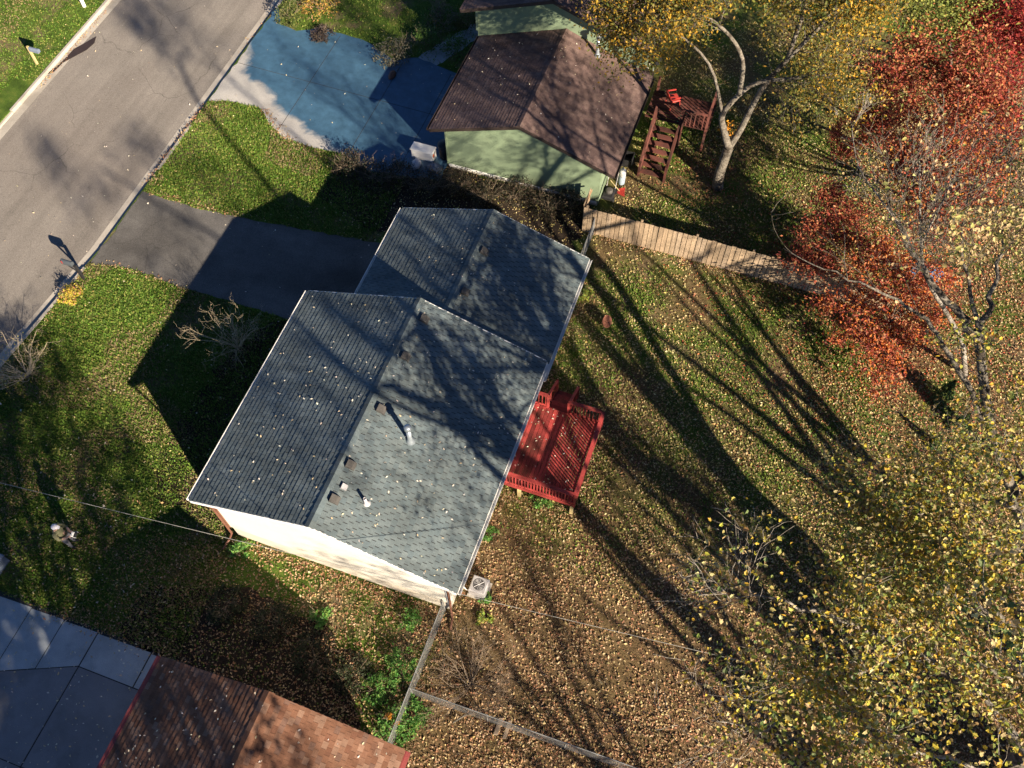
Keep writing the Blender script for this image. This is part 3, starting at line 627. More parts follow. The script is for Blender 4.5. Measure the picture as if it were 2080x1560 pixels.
chain_fence('chain_link_fence', [(3.98, .22), (3.99, -4.6)], 1.15, 'chain-link fence from the cream wall corner toward the brown-roofed house')
chain_fence('chain_link_fence', [(4.02, -2.76), (14.5, -2.60)], 1.15, 'long chain-link fence along the bottom edge of the leaf-covered yard')
# ================================================================== OVERHEAD CABLE
pa, pb = at(-700, 811, 5.6), at(1900, 1440, 5.6); pth = []
for i in range(25):
    t = i / 24; p = pa + (pb - pa) * t; p[2] -= .25 * 4 * t * (1 - t) - .2; pth.append(p)
tag(MB().tube(pth, .0075, 5).build('overhead_cable', M['cable']), 'thin pale overhead cable crossing the lower left of the picture', 'cable')
# ================================================================== SMALL THINGS
ac = thing('air_conditioner', (4.85, 1.32, 0), 'light grey square air conditioner with round fan grille beside the cream house', 'air conditioner')
MB().box(4.50, 5.20, .97, 1.67, -.03, .06).build('pad', M['concrete'], ac)
MB().bbox(4.56, 5.14, 1.03, 1.61, .065, .62, .03).build('cabinet', M['grey_metal'], ac)
c0 = V3(4.85, 1.32, 0); MB().lathe(c0 + V3(0, 0, .60), [(.205, 0), (.205, .032), (.19, .035), (.19, .026), (.02, .026)], 24).build('fan_well', M['black'], ac)
gr = MB()
for r_ in (.06, .10, .14, .18): gr.tube([c0 + V3(r_ * math.cos(a), r_ * math.sin(a), .642) for a in np.linspace(0, 2 * math.pi, 21)], .004, 4, False)
for a in range(8): gr.tube([c0 + V3(0, 0, .644), c0 + V3(.19 * math.cos(a * .785), .19 * math.sin(a * .785), .644)], .005, 4, False)
gr.build('fan_grille', M['grey_metal'], ac); MB().lathe(c0 + V3(0, 0, .628), [(.055, 0), (.055, .012), (.02, .016)], 12).build('fan_hub', M['vent'], ac)
MB().tube([(4.56, 1.1, .25), (4.45, 1.12, .2), (4.22, 1.2, .3)], .02, 6).build('pipe', M['white_paint'], ac)
def mailbox(name, p, label, dirx, h, post_mat, box_mat, flag=True):
    t = thing(name, p, label, 'mailbox'); p = V3(*p)
    MB().box(p[0] - .05, p[0] + .05, p[1] - .05, p[1] + .05, -.2, h + (.22 if not flag else 0)).build('post', post_mat, t)
    MB().beam(p + V3(0, 0, h - .03), p + V3(dirx * .55, 0, h - .03), .09, .05).build('arm', post_mat, t)
    if flag: MB().beam(p + V3(dirx * .04, 0, h - .45), p + V3(dirx * .45, 0, h - .06), .05, .05, (0, 1, 0)).build('brace', post_mat, t)
    b = MB(); v = []; pr = [(-.09, 0), (-.09, .12)] + [(-.09 * math.cos(a), .12 + .09 * math.sin(a)) for a in np.linspace(.3, math.pi - .3, 7)] + [(.09, .12), (.09, 0)]
    n = len(pr)
    for s in (.08, .60): v += [(p[0] + dirx * s, p[1] + q[0], h + q[1]) for q in pr]
    b.add(v, [(i, (i + 1) % n, n + (i + 1) % n, n + i) for i in range(n)] + [tuple(range(n)), tuple(range(2 * n - 1, n - 1, -1))]); bo = b.build('box', box_mat, t)
    if flag: MB().box(p[0] + dirx * .5 - .02, p[0] + dirx * .5 + .02, p[1] - .11, p[1] - .095, h + .08, h + .24).build('flag', M['red_plastic'], bo)
mailbox('mailbox', (-15.90, 8.45, 0), 'dark mailbox with red flag on a post by the yellow bush', -1, .92, M['black'], nmat('dark_mailbox', (.05, .06, .07), (.07, .08, .09), 3, .4))
mailbox('mailbox', (-25.54, 19.23, 0), 'blue-grey mailbox on a tan wooden post across the street', 1, .86, M['lumber'], M['blue_grey'], False)
p = at(172, 14); t = thing('marker_post', p, 'white marker post in the grass at the top left edge', 'post')
MB().box(p[0] - .06, p[0] + .06, p[1] - .06, p[1] + .06, -.1, .8).build('shaft', M['white_paint'], t); MB().bbox(p[0] - .08, p[0] + .08, p[1] - .08, p[1] + .08, .8, .88, .03).build('finial', M['white_paint'], t)
# dark bin lid at the left picture edge
p = at(3, 1150); t = thing('storage_bin', p, 'dark slate storage bin cut by the left edge', 'bin'); MB().bbox(p[0] - .5, p[0] + .18, p[1] - .28, p[1] + .28, 0, .5, .04).build('body', M['blue_grey'], t); MB().bbox(p[0] - .53, p[0] + .21, p[1] - .31, p[1] + .31, .5, .58, .03).build('lid', M['blue_grey'], t)
p = at(-2, 822); t = thing('sign_board', p, 'small white sign board on the lawn at the left edge', 'sign'); MB().box(p[0] - .25, p[0] + .2, p[1] - .02, p[1] + .02, .15, .5).build('panel', M['white_paint'], t); MB().box(p[0] - .02, p[0] + .02, p[1] + .021, p[1] + .05, -.1, .45).build('stake', M['galv'], t)
# by the green garage: white chest, bags, bin
t = thing('storage_chest', (-4.75, 19.75, 0), 'white lidded chest beside the green garage corner', 'chest')
MB().bbox(-5.3, -4.25, 19.55, 19.98, .02, .52, .03).build('body', M['white_paint'], t); MB().bbox(-5.34, -4.21, 19.51, 20.02, .525, .60, .03).build('lid', M['white_paint'], t)
MB().box(-4.27, -4.205, 19.6, 19.7, .3, .45).build('rust_latch', M['orange'], t); MB().box(-5.345, -5.30, 19.7, 19.85, .3, .42).build('handle', M['green_plastic'], t)
def blob(name, c, s, label, cat, mat, seed):
    r = np.random.default_rng(seed); b = MB(); pr = [(.75, 0), (.98, .18), (1, .5), (.85, .78), (.45, .95), (.12, 1.0)]; n = 12; vs = []; fs = []
    for rr, z in pr:
        for k in range(n): a = 2 * math.pi * k / n; q = rr * (1 + r.normal(0, .07)); vs.append((c[0] + s[0] * q * math.cos(a), c[1] + s[1] * q * math.sin(a), c[2] + s[2] * (z + r.normal(0, .02))))
    for i in range(len(pr) - 1):
        for k in range(n): fs.append((i * n + k, i * n + (k + 1) % n, (i + 1) * n + (k + 1) % n, (i + 1) * n + k))
    fs.append(tuple((len(pr) - 1) * n + k for k in range(n)))
    b.add([V3(*v) for v in vs], fs); o = b.build(name, mat, None, True, org=c); return tag(o, label, cat)
blob('sack', at(846, 338), (.22, .3, .35), 'slumped pale sack left of the pair below the white chest', 'sack', M['cap'], 1)
blob('sack', at(884, 345), (.36, .26, .3), 'blue-grey sack against the green wall below the white chest', 'sack', M['blue_grey'], 2)
p = at(905, 318); t = thing('trash_bin', p, 'black trash bin tucked under the green garage eave', 'bin')
MB().lathe(p, [(.24, 0), (.27, .05), (.31, .75)], 16).build('body', M['black'], t, True); MB().lathe(p + V3(0, 0, .752), [(.33, 0), (.33, .04), (.25, .10), (.03, .13)], 16).build('lid', M['black'], t, True)
p = at(797, 155); blob('tarp_bundle', p, (.16, .32, .22), 'small crumpled brown bundle on the wet concrete driveway', 'bundle', M['trim_brown'], 4)
# lower right of green house: tank, mower, bin, red shovel, gas meter
p = at(1262, 372); t = thing('water_tank', p, 'upright white and pale blue tank at the green house corner', 'tank')
MB().lathe(p, [(.14, 0), (.155, .05), (.155, .5), (.15, .52)], 14).build('shell', nmat('pale_blue_tank', (.30, .38, .46), (.38, .46, .54), 3, .5), t, True)
MB().lathe(p + V3(0, 0, .521), [(.15, 0), (.155, .06), (.14, .30), (.09, .38), (.03, .40)], 14).build('dome', M['white_paint'], t, True); MB().lathe(p + V3(0, 0, .92), [(.04, 0), (.04, .08)], 8).build('valve', M['galv'], t)
p = at(1236, 398); t = thing('lawn_mower', p, 'black push mower parked by the board fence corner', 'mower')
MB().bbox(p[0] - .26, p[0] + .26, p[1] - .35, p[1] + .33, .10, .27, .06).build('mower_deck', M['black'], t); MB().lathe(p + V3(0, .02, .27), [(.17, 0), (.17, .1), (.12, .15), (.04, .16)], 12).build('engine', M['vent'], t)
for (dx, dy) in ((-.3, -.26), (.3, -.26), (-.3, .26), (.3, .26)):
    MB().tube([p + V3(dx - .03, dy, .11), p + V3(dx + .03, dy, .11)], .11, 12).build('wheel', M['black'], t)
for s in (-.2, .2): MB().tube([p + V3(s, .3, .22), p + V3(s, .62, .75), p + V3(s * .9, .8, .92)], .014, 6).build('handle_bar', M['grey_metal'], t)
MB().tube([p + V3(-.19, .8, .92), p + V3(.19, .8, .92)], .016, 6).build('grip', M['black'], t)
p = at(1268, 396); t = thing('shovel', p, 'red bladed shovel lying by the mower', 'shovel')
MB().tube([at(1240, 366, .7), at(1258, 388, .12)], .018, 6).build('handle', M['lumber'], t)
b = MB(); q = [at(1256, 384, .12), at(1270, 381, .16), at(1268, 400, .03), at(1253, 392, .05)]; b.add(q + [v + V3(0, 0, .02) for v in q], [(3, 2, 1, 0), (4, 5, 6, 7), (0, 1, 5, 4), (1, 2, 6, 5), (2, 3, 7, 6), (3, 0, 4, 7)]); b.build('blade', M['red_plastic'], t)
p = at(1274, 330); t = thing('recycling_crate', p, 'dark open crate under the green house eave', 'crate')
for a in ((-.25, .25, -.3, -.27), (-.25, .25, .27, .3), (-.25, -.22, -.269, .269), (.22, .25, -.269, .269)): MB().box(p[0] + a[0], p[0] + a[1], p[1] + a[2], p[1] + a[3], 0, .42).build('side', M['black'], t)
MB().box(p[0] - .219, p[0] + .219, p[1] - .269, p[1] + .269, .0, .05).build('bottom', M['vent'], t)
# the neighbour's weathered stair and little deck
sd = thing('back_stair', (5.6, 23.5, 0), 'weathered red-brown stair and landing behind the green house', 'stair')
SX0, SX1 = 4.95, 6.15
for i in range(7): MB().box(SX0 + .03, SX1 - .03, 22.0 + i * .3, 22.26 + i * .3, .10 + i * .17, .14 + i * .17).build('stair_tread', M['brown_red'], sd)
for x in (SX0, SX1):
    MB().beam((x, 21.9, .1), (x, 24.2, 1.32), .05, .26).build('stringer', M['brown_red'], sd)
    MB().beam((x, 21.9, .95), (x, 24.2, 2.2), .09, .06).build('hand_rail', M['brown_red'], sd)
    for yy in (21.9, 24.2): MB().box(x - .05, x + .05, yy - .05, yy + .05, -.05, (.95 if yy < 23 else 2.2)).build('post', M['brown_red'], sd)
for i in range(9): MB().box(4.45, 7.4, 24.28 + i * .21, 24.44 + i * .21, 1.30, 1.335).build('deck_board', M['brown_red'], sd)
for (x, y) in ((4.6, 26.0), (7.3, 26.0), (7.3, 24.3), (6.2, 24.3)): MB().box(x - .05, x + .05, y - .05, y + .05, -.05, 2.2).build('post', M['brown_red'], sd)
MB().beam((6.2, 24.3, 2.2), (7.3, 24.3, 2.2), .1, .05).build('hand_rail', M['brown_red'], sd); MB().beam((7.3, 24.3, 2.2), (7.3, 26.0, 2.2), .1, .05).build('hand_rail', M['brown_red'], sd)
for i in range(5): MB().box(6.33 + i * .19, 6.37 + i * .19, 24.28, 24.32, 1.35, 2.17).build('baluster', M['brown_red'], sd)
for i in range(8): MB().box(7.28, 7.32, 24.45 + i * .19, 24.49 + i * .19, 1.35, 2.17).build('baluster', M['brown_red'], sd)
for (q, rz) in ((at(1318, 300), .2), (at(1350, 292), -.15)):
    t = thing('step_stone', q, 'flat reddish stone slab at the foot of the back stair, ' + ('left one' if rz > 0 else 'right one'), 'stone')
    b = MB(); b.bbox(-.28, .28, -.25, .25, 0, .10, .03); b.v = [(q[0] + v[0] * math.cos(rz) - v[1] * math.sin(rz), q[1] + v[0] * math.sin(rz) + v[1] * math.cos(rz), v[2]) for v in b.v]; b.build('slab', M['brown_red'], t)
# folded grill cover / closed umbrella by the rear block
p = at(1324, 160); t = thing('patio_umbrella', p, 'closed dark patio umbrella beside the plum-brown roof', 'umbrella')
MB().tube([p, p + V3(0, 0, 2.1)], .025, 8).build('pole', M['galv'], t)
b = MB(); n = 16; vs = []; fs = []
for rr, z in ((.30, 1.0), (.34, 1.2), (.24, 1.6), (.10, 2.0), (.03, 2.15)):
    for k in range(n): a = 2 * math.pi * k / n; q = rr * (1 if k % 2 else .72); vs.append(p + V3(q * math.cos(a), q * math.sin(a), z))
for i in range(4):
    for k in range(n): fs.append((i * n + k, i * n + (k + 1) % n, (i + 1) * n + (k + 1) % n, (i + 1) * n + k))
b.add(vs, fs); b.build('canopy', M['black'], t)
def chair(p, label, mat, rz):
    t = thing('garden_chair', p, label, 'chair'); t.rotation_euler = (0, 0, rz); z = V3(0, 0, 0); p = V3(*p)
    MB().bbox(p[0] - .25, p[0] + .25, p[1] - .24, p[1] + .24, p[2] + .38, p[2] + .43, .02).build('seat', mat, t)
    b = MB(); b.add([p + V3(*v) for v in ((-.24, .22, .43), (.24, .22, .43), (.2, .36, .88), (-.2, .36, .88), (-.24, .25, .43), (.24, .25, .43), (.2, .39, .88), (-.2, .39, .88))], [(0, 1, 2, 3), (7, 6, 5, 4), (0, 4, 5, 1), (1, 5, 6, 2), (2, 6, 7, 3), (3, 7, 4, 0)]); b.build('backrest', mat, t)
    for s in (-1, 1):
        MB().beam(p + V3(s * .28, -.2, .62), p + V3(s * .28, .26, .66), .06, .03).build('armrest', mat, t)
        for yy in (-.2, .2): MB().tube([p + V3(s * .24, yy, .38), p + V3(s * .28, yy * 1.2, 0)], .022, 6).build('leg', mat, t)
chair(at(1383, 240), 'green plastic garden chair at the foot of the red-brown railing', M['green_plastic'], .6)
chair(at(1366, 213, 1.34) , 'red plastic chair on the landing of the red-brown stair', M['red_plastic'], 2.2)
# fire bowl on the back lawn
p = at(1231, 662); t = thing('fire_bowl', p, 'tilted rusty fire bowl on a thin stand in the back yard', 'fire bowl'); b = MB(); n = 18; vs = []; fs = []
ax = V3(.75, -.25, .6); ax /= np.linalg.norm(ax); e1 = np.cross(ax, V3(0, 0, 1)); e1 /= np.linalg.norm(e1); e2 = np.cross(ax, e1); cc = p + V3(0, 0, .34)
for rr, dd in ((.03, -.12), (.15, -.1), (.24, -.03), (.27, .03), (.26, .035), (.22, -.01), (.13, -.08), (.03, -.1)):
    for k in range(n): a = 2 * math.pi * k / n; vs.append(cc + ax * dd + (e1 * math.cos(a) + e2 * math.sin(a)) * rr)
for i in range(7):
    for k in range(n): fs.append((i * n + k, i * n + (k + 1) % n, (i + 1) * n + (k + 1) % n, (i + 1) * n + k))
b.add(vs, fs); b.build('bowl', M['rust'], t, True)
for (dx, dy) in ((.2, .15), (-.3, .1), (-.05, -.3)): MB().tube([cc + V3(dx * .3, dy * .3, -.12), p + V3(dx, dy, -.02)], .014, 6).build('leg', M['black'], t)
# blue tarp lying under the trees: a draped sheet with folds
p = at(1882, 556); b = MB(); n = 14; vs = []; r = np.random.default_rng(4)
for i in range(n):
    for j in range(n):
        u, v = i / (n - 1) - .5, j / (n - 1) - .5; hh = .28 * math.exp(-6 * (u * u + v * v)) + .06 * math.sin(9 * u + 5 * v) * math.cos(6 * v) + r.uniform(0, .03) + .07
        vs.append(p + V3(u * 1.15 + .3 * v, v * .7 - .2 * u, max(.015, hh)))
b.add(vs, [(i * n + j, (i + 1) * n + j, (i + 1) * n + j + 1, i * n + j + 1) for i in range(n - 1) for j in range(n - 1)]); o = b.build('tarp', M['tarp'], None, False, org=p); tag(o, 'crumpled bright blue tarp under the trees at the right', 'tarp')
# rubble and edging past the long chain-link fence
for i, (q, s, lab) in enumerate(((at(1012, 1476), (.07, .28, .08), 'short grey timber offcut lying past the long chain-link fence'), (at(1030, 1482), (.06, .30, .06), 'second longer timber offcut beside the grey one past the fence'))):
    b = MB(); b.bbox(-s[0], s[0], -s[1], s[1], 0, s[2], .01); b.v = [(q[0] + v[0], q[1] + v[1] + .3 * v[0], v[2]) for v in b.v]; tag(b.build('timber_offcut', M['twig_dull'], None, False, org=q), lab, 'timber')
tag(MB().tube([at(920, 1468, .1), at(945, 1452, .25), at(962, 1448, .1)], .03, 6).build('fallen_branch', M['bark'], None, True), 'bare fallen branch among green weeds near the fence corner', 'branch')

# ================================================================== PERSON
def skin_mesh(joints, edges, name):
    me = bpy.data.meshes.new(name); me.from_pydata([j[0] for j in joints], edges, []); o = bpy.data.objects.new(name, me); COL.objects.link(o)
    o.modifiers.new('s', 'SKIN'); sv = me.skin_vertices[0].data
    for i, j in enumerate(joints): sv[i].radius = j[1] if isinstance(j[1], tuple) else (j[1], j[1]); sv[i].use_root = (i == 0)
    sb = o.modifiers.new('d', 'SUBSURF'); sb.levels = 2; sb.render_levels = 2
    dg = bpy.context.evaluated_depsgraph_get(); ev = o.evaluated_get(dg); m2 = bpy.data.meshes.new_from_object(ev); m2.name = name
    bpy.data.objects.remove(o); return m2
PP = at(108, 1071, 1.68); PP[2] = 0
J = [((0, 0, .93), .16), ((0, 0, 1.12), (.19, .15)), ((.02, 0, 1.34), (.21, .15)), ((.02, 0, 1.47), (.12, .09)), ((.04, 0, 1.54), .06), ((.06, 0, 1.63), (.095, .085)), ((.07, 0, 1.72), (.085, .09))]
Ed = [(i, i + 1) for i in range(6)]
for s in (-1, 1):
    b0 = len(J)
    J += [((0, s * .21, 1.42), .085), ((.06, s * .27, 1.14), .06), ((.30, s * .12, 1.10), .042), ((.37, s * .085, 1.12), .035)]; Ed += [(3, b0), (b0, b0 + 1), (b0 + 1, b0 + 2), (b0 + 2, b0 + 3)]
    for f, (dx, dy, dz) in enumerate(((.085, -.02, .005), (.09, 0, 0), (.085, .015, -.005), (.07, .028, -.012), (.04, -.035, .03))):
        k = len(J); q = J[b0 + 3][0]
        J += [((q[0] + dx * .55, q[1] + s * dy, q[2] + dz), .010), ((q[0] + dx * .8, q[1] + s * dy - s * .015, q[2] + dz + .012), .009)]; Ed += [(b0 + 3, k), (k, k + 1)]
    b1 = len(J)
    J += [((0, s * .10, .86), .115), ((.03, s * .12, .48), .075), ((-.01, s * .12, .10), .05), ((.03, s * .12, .045), .05), ((.16, s * .14, .04), .042)]; Ed += [(0, b1)] + [(b1 + i, b1 + i + 1) for i in range(4)]
bm_ = skin_mesh(J, Ed, 'body')
for mm in ('shirt', 'jeans', 'skin', 'black'): bm_.materials.append(M[mm])
for pl in bm_.polygons:
    c = pl.center
    if c.z < .09: k = 3
    elif c.z < .95: k = 1
    elif c.z > 1.53 or (c.x > .17 and c.z < 1.25): k = 2
    else: k = 0
    pl.material_index = k; pl.use_smooth = True
person = thing('person', PP, 'person in olive shirt and pale cap standing in the dark lawn holding a controller', 'person'); person.rotation_euler = (0, 0, .22)
link('body', bm_, person)
cp = MB(); o0 = ORG[person.name]
cp.lathe(o0 + V3(.065, 0, 1.72), [(.108, 0), (.11, .03), (.095, .075), (.06, .10), (.015, .108)], 16); cpo = cp.build('cap', M['cap'], person, True)
b = MB(); b.add([o0 + V3(*v) for v in ((.13, -.08, 1.73), (.24, -.05, 1.715), (.26, 0, 1.715), (.24, .05, 1.715), (.13, .08, 1.73), (.13, -.08, 1.742), (.24, -.05, 1.727), (.26, 0, 1.727), (.24, .05, 1.727), (.13, .08, 1.742))], [(4, 3, 2, 1, 0), (5, 6, 7, 8, 9), (0, 1, 6, 5), (1, 2, 7, 6), (2, 3, 8, 7), (3, 4, 9, 8)]); b.build('peak', M['cap'], cpo)
for s in (-1, 1):
    MB().lathe(o0 + V3(.148, s * .032, 1.655), [(.004, -.008), (.010, 0), (.004, .008)], 8).build('eye', M['black'], person); MB().lathe(o0 + V3(.06, s * .098, 1.645), [(.008, -.03), (.016, 0), (.008, .03)], 8).build('ear', M['skin'], person, True)
MB().add([o0 + V3(*v) for v in ((.15, -.015, 1.63), (.15, .015, 1.63), (.15, 0, 1.67), (.178, 0, 1.628))], [(0, 1, 3), (1, 2, 3), (2, 0, 3)]).build('nose', M['skin'], person)
rc = thing('remote_controller', PP + V3(.44, .1, 1.13), 'white remote controller with phone screen held by the person in the cap', 'controller'); rc.rotation_euler = (0, .35, .22); q = ORG[rc.name]
MB().bbox(q[0] - .055, q[0] + .05, q[1] - .09, q[1] + .09, q[2] - .03, q[2] + .015, .012).build('body', M['white_paint'], rc)
MB().box(q[0] + .055, q[0] + .15, q[1] - .10, q[1] + .10, q[2] + .02, q[2] + .032).build('phone', M['black'], rc)
for s in (-1, 1): MB().tube([q + V3(.04, s * .1, 0), q + V3(.16, s * .11, .03)], .008, 6).build('antenna', M['white_paint'], rc); MB().lathe(q + V3(0, s * .055, .015), [(.012, 0), (.006, .02), (.012, .03)], 8).build('stick', M['black'], rc)

# ================================================================== VEGETATION
LEAF_OVAL = (np.array([(0, -.5, 0), (.26, -.05, .07), (0, .5, -.03), (-.26, -.05, .07)]), np.array([(0, 1, 2), (0, 2, 3)]))
_ol = [(0, -.5), (.16, -.34), (.36, -.34), (.33, -.10), (.42, .14), (.22, .20), (.0, .55), (-.22, .20), (-.42, .14), (-.33, -.10), (-.36, -.34), (-.16, -.34)]
LEAF_MAPLE = (np.array([(0, -.02, -.06)] + [(x * .9, y, .34 * abs(x) - .25 * y * y) for x, y in _ol]), np.array([(0, 1 + i, 1 + (i + 1) % 12) for i in range(12)]))
def leaves_arrays(P, size, cols, shape, upb=.8, hang=.0):
    n = len(P); nv = rng.normal(0, 1, (n, 3)); nv[:, 2] = np.abs(nv[:, 2]) + upb; nv /= np.linalg.norm(nv, axis=1)[:, None]
    r = rng.normal(0, 1, (n, 3)); r[:, 2] -= hang; r -= nv * (r * nv).sum(1)[:, None]; r /= np.linalg.norm(r, axis=1)[:, None]; s = np.cross(nv, r)
    B, F = shape; size = np.broadcast_to(np.asarray(size, float), (n,))
    Vt = P[:, None, :] + size[:, None, None] * (B[None, :, 0, None] * s[:, None] + B[None, :, 1, None] * r[:, None] + B[None, :, 2, None] * nv[:, None])
    Fc = F[None] + (np.arange(n) * len(B))[:, None, None]
    return Vt.reshape(-1, 3), Fc.reshape(-1, F.shape[1]), np.repeat(cols, len(B), 0)
def pick(pal, n, var=.18, w=None):
    pal = np.array(pal); c = pal[rng.choice(len(pal), n, p=w)] * rng.uniform(1 - var, 1 + var, (n, 1)); return np.clip(c * rng.uniform(.93, 1.07, (n, 3)), .004, .95)
def wob(p, d, L, n, amp, up=0.0, droop=0.0):
    pts = [V3(*p)]; d = V3(*d) / np.linalg.norm(d); st = L / n
    for i in range(n):
        d = d + rng.normal(0, amp, 3) + V3(0, 0, up - droop * i / n); d /= np.linalg.norm(d); pts.append(pts[-1] + d * st)
    return pts
def smooth_path(P, n=5):
    P = [V3(*p) for p in P]; Q = [2 * P[0] - P[1]] + P + [2 * P[-1] - P[-2]]; out = []
    for i in range(1, len(Q) - 2):
        for k in range(n):
            t = k / n; a, b, c, d = Q[i - 1], Q[i], Q[i + 1], Q[i + 2]
            out.append(.5 * ((2 * b) + (c - a) * t + (2 * a - 5 * b + 4 * c - d) * t * t + (3 * b - a - 3 * c + d) * t ** 3))
    out.append(P[-1]); return out
class Tree:
    def __init__(s, min_r=.006): s.b = MB(); s.tips = []; s.min_r = min_r
    def limb(s, path, r0, r1, n=7): 
        k = len(path); s.b.tube(path, [r0 + (r1 - r0) * (i / (k - 1)) ** .8 for i in range(k)], n)
    def spawn(s, path, r, level, maxl, nb, L, up=.08, spread=1.0, t0=.25, amp=.14, leafy=True):
        k = len(path)
        for i in range(nb):
            t = rng.uniform(t0, 1.0) if i else .98; j = min(k - 2, int(t * (k - 1))); p = path[j] + (path[j + 1] - path[j]) * (t * (k - 1) - j)
            d = path[min(k - 1, j + 1)] - path[max(0, j - 1)]; d /= np.linalg.norm(d) + 1e-9
            o = rng.normal(0, 1, 3); o -= d * (o @ d); o /= np.linalg.norm(o); dd = d * .75 + o * spread * rng.uniform(.5, 1.0) + V3(0, 0, up * 2)
            ln = L * rng.uniform(.6, 1.25) * (1.1 - .5 * t); rr = max(s.min_r, r * .55 * (1 - .4 * t)); n = 5 if level < maxl else 4
            q = wob(p, dd, ln, n, amp, up); s.limb(q, rr, max(s.min_r * .7, rr * .3), 5 if rr > .02 else 3)
            if level < maxl: s.spawn(q, rr, level + 1, maxl, max(3, int(nb * .75)), L * .58, up, spread, .2, amp, leafy)
            elif rng.uniform() < leafy: s.tips.append((q[2], q[-1]))
            if level >= maxl - 1 and rng.uniform() < leafy: s.tips.append((q[1], q[-1]))
    def anchor(s, n, sig):
        if not s.tips: return np.zeros((0, 3))
        A = np.array([a for a, b in s.tips]); B = np.array([b for a, b in s.tips]); k = rng.integers(0, len(A), n); t = rng.uniform(0, 1.1, (n, 1))
        return A[k] + (B[k] - A[k]) * t + rng.normal(0, sig, (n, 3))
def finish_tree(name, base, T, bark, P, size, cols, shape, label, cat='tree', group=None, nleaf=0, leafmat='leaf', upb=.8, hang=0, clip=None):
    t = thing(name, base, label, cat, group); T.b.build('trunk', M[bark], t, True)
    if len(P):
        if clip is not None:
            kp = clip(P); P = P[kp]; cols = cols[kp]; size = np.broadcast_to(size, kp.shape)[kp]
        o0 = ORG[t.name]; size = np.broadcast_to(np.asarray(size, float), (len(P),)); order = np.argsort(np.linalg.norm(P - CAM, axis=1))
        inF = np.array([visible(q) for q in P[order]]) if nleaf else np.zeros(len(P), bool)
        sel = order[inF][:nleaf] if nleaf else np.zeros(0, int); rest = np.setdiff1d(np.arange(len(P)), sel)
        Vt, Fc, Cc = leaves_arrays(P[rest] - o0, size[rest], cols[rest], shape, upb, hang)
        cr = link('crown', np_mesh('crown', Vt, Fc, Cc, M[leafmat]), t); tag(cr, kind='stuff')
        if len(sel):
            ms = []
            for k in range(10):
                Vt, Fc, Cc = leaves_arrays(np.zeros((1, 3)), 1.0, cols[sel[k % len(sel)]][None], shape, upb, hang); ms.append(np_mesh('leaf', Vt, Fc, Cc, M[leafmat]))
            for i in sel:
                o = bpy.data.objects.new('leaf', ms[rng.integers(10)]); COL.objects.link(o); o.parent = cr; o.location = Vector(P[i] - o0); o.scale = (size[i],) * 3; o.rotation_euler = (0, 0, rng.uniform(0, 6.28))
    return t
def visible(q, m=0):
    d = q - CAM; z = d @ FW
    if z < .5: return False
    return abs(FPX * (d @ RT) / z) < 1040 + m and abs(FPX * (d @ UP) / z) < 780 + m
def px_of(P): d = P - CAM; return 1040 + FPX * (d @ RT) / (d @ FW)
def py_of(P): d = P - CAM; return 780 - FPX * (d @ UP) / (d @ FW)
LIFT = -SUNV
YEL = [(.50, .40, .05), (.40, .37, .06), (.28, .30, .06), (.52, .34, .04), (.38, .28, .13), (.50, .43, .20), (.18, .22, .05), (.33, .20, .08), (.12, .17, .05), (.46, .38, .13)]
TANL = [(.46, .38, .18), (.40, .34, .13), (.32, .30, .09), (.42, .30, .16), (.30, .22, .11), (.24, .26, .07)]
RED = [(.35, .068, .036), (.40, .10, .05), (.27, .05, .03), (.42, .15, .06), (.19, .034, .024), (.40, .20, .08), (.13, .024, .02), (.30, .13, .07)]
LOC = [(.15, .15, .028), (.12, .135, .025), (.20, .165, .028), (.24, .15, .02), (.08, .10, .022), (.16, .125, .03)]
GRN = [(.06, .13, .02), (.09, .17, .03), (.05, .10, .02), (.12, .19, .04)]

# ---- the three tall trees along the right side (their shadows lie over roof and yard)
def lifted(pts, t0, t1):
    n = len(pts); return [p + LIFT * (t0 + (t1 - t0) * i / max(1, n - 1)) for i, p in enumerate(pts)]
mEh = lambda *q: hit(*q, *mE); gEh = lambda *q: hit(*q, *gE)
def big_tree(base, trunk, limbs, label, nl, size, pal, seed, r0=.36, nleaf=0, subL=2.9, w=None, bark='bark', ivy=0, ivr=.5, clip=None):
    global rng; rng = np.random.default_rng(seed); T = Tree(.008)
    tp = smooth_path(trunk, 4); T.limb(tp, r0, r0 * .55, 12)
    for (L, a, b_, nb, lv) in limbs:
        q = smooth_path(L, 4); q = [q[0]] + [v + rng.normal(0, .05, 3) for v in q[1:]]; T.limb(q, a, b_, 8)
        if nb: T.spawn(q, min((a + b_) / 2, .034), 1, min(lv, 3), nb, subL, .05, 1.0, .3, .14, 0.0 if lv == 2 else (1.0 if lv == 4 else (.07 if visible(q[-1], 200) == False else 1.0)))
    P = T.anchor(nl, .32) if nl else np.zeros((0, 3))
    if clip is not None: P = P[clip(P)]
    X, Y = px_of(P), py_of(P); xe = np.interp(Y, [700, 850, 930, 1030, 1150, 1300, 1560], [1880, 1800, 1580, 1450, 1390, 1370, 1420])
    off = (X > 2085) | (X < 0) | (Y > 1565) | (Y < -5); u = rng.uniform(0, 1, len(P))
    P = P[np.where(off, (u < .10) | (P[:, 2] > 13.2) | (P[:, 1] > 4.5), (Y < 700) | (u < .08 + .68 * np.clip((X - xe) / 330, 0, 1) - .5 * (X < xe)))]
    if ivy:
        k = rng.integers(len(tp) // 3, len(tp) - 3, ivy); P = np.r_[P, np.array(tp)[k] + rng.normal(0, ivr, (ivy, 3))]
    cols = pick(pal, len(P), .2, w); return finish_tree('maple_tree', base, T, bark, P, rng.uniform(size * .7, size * 1.25, len(P)), cols, LEAF_MAPLE, label, nleaf=nleaf, upb=.25)
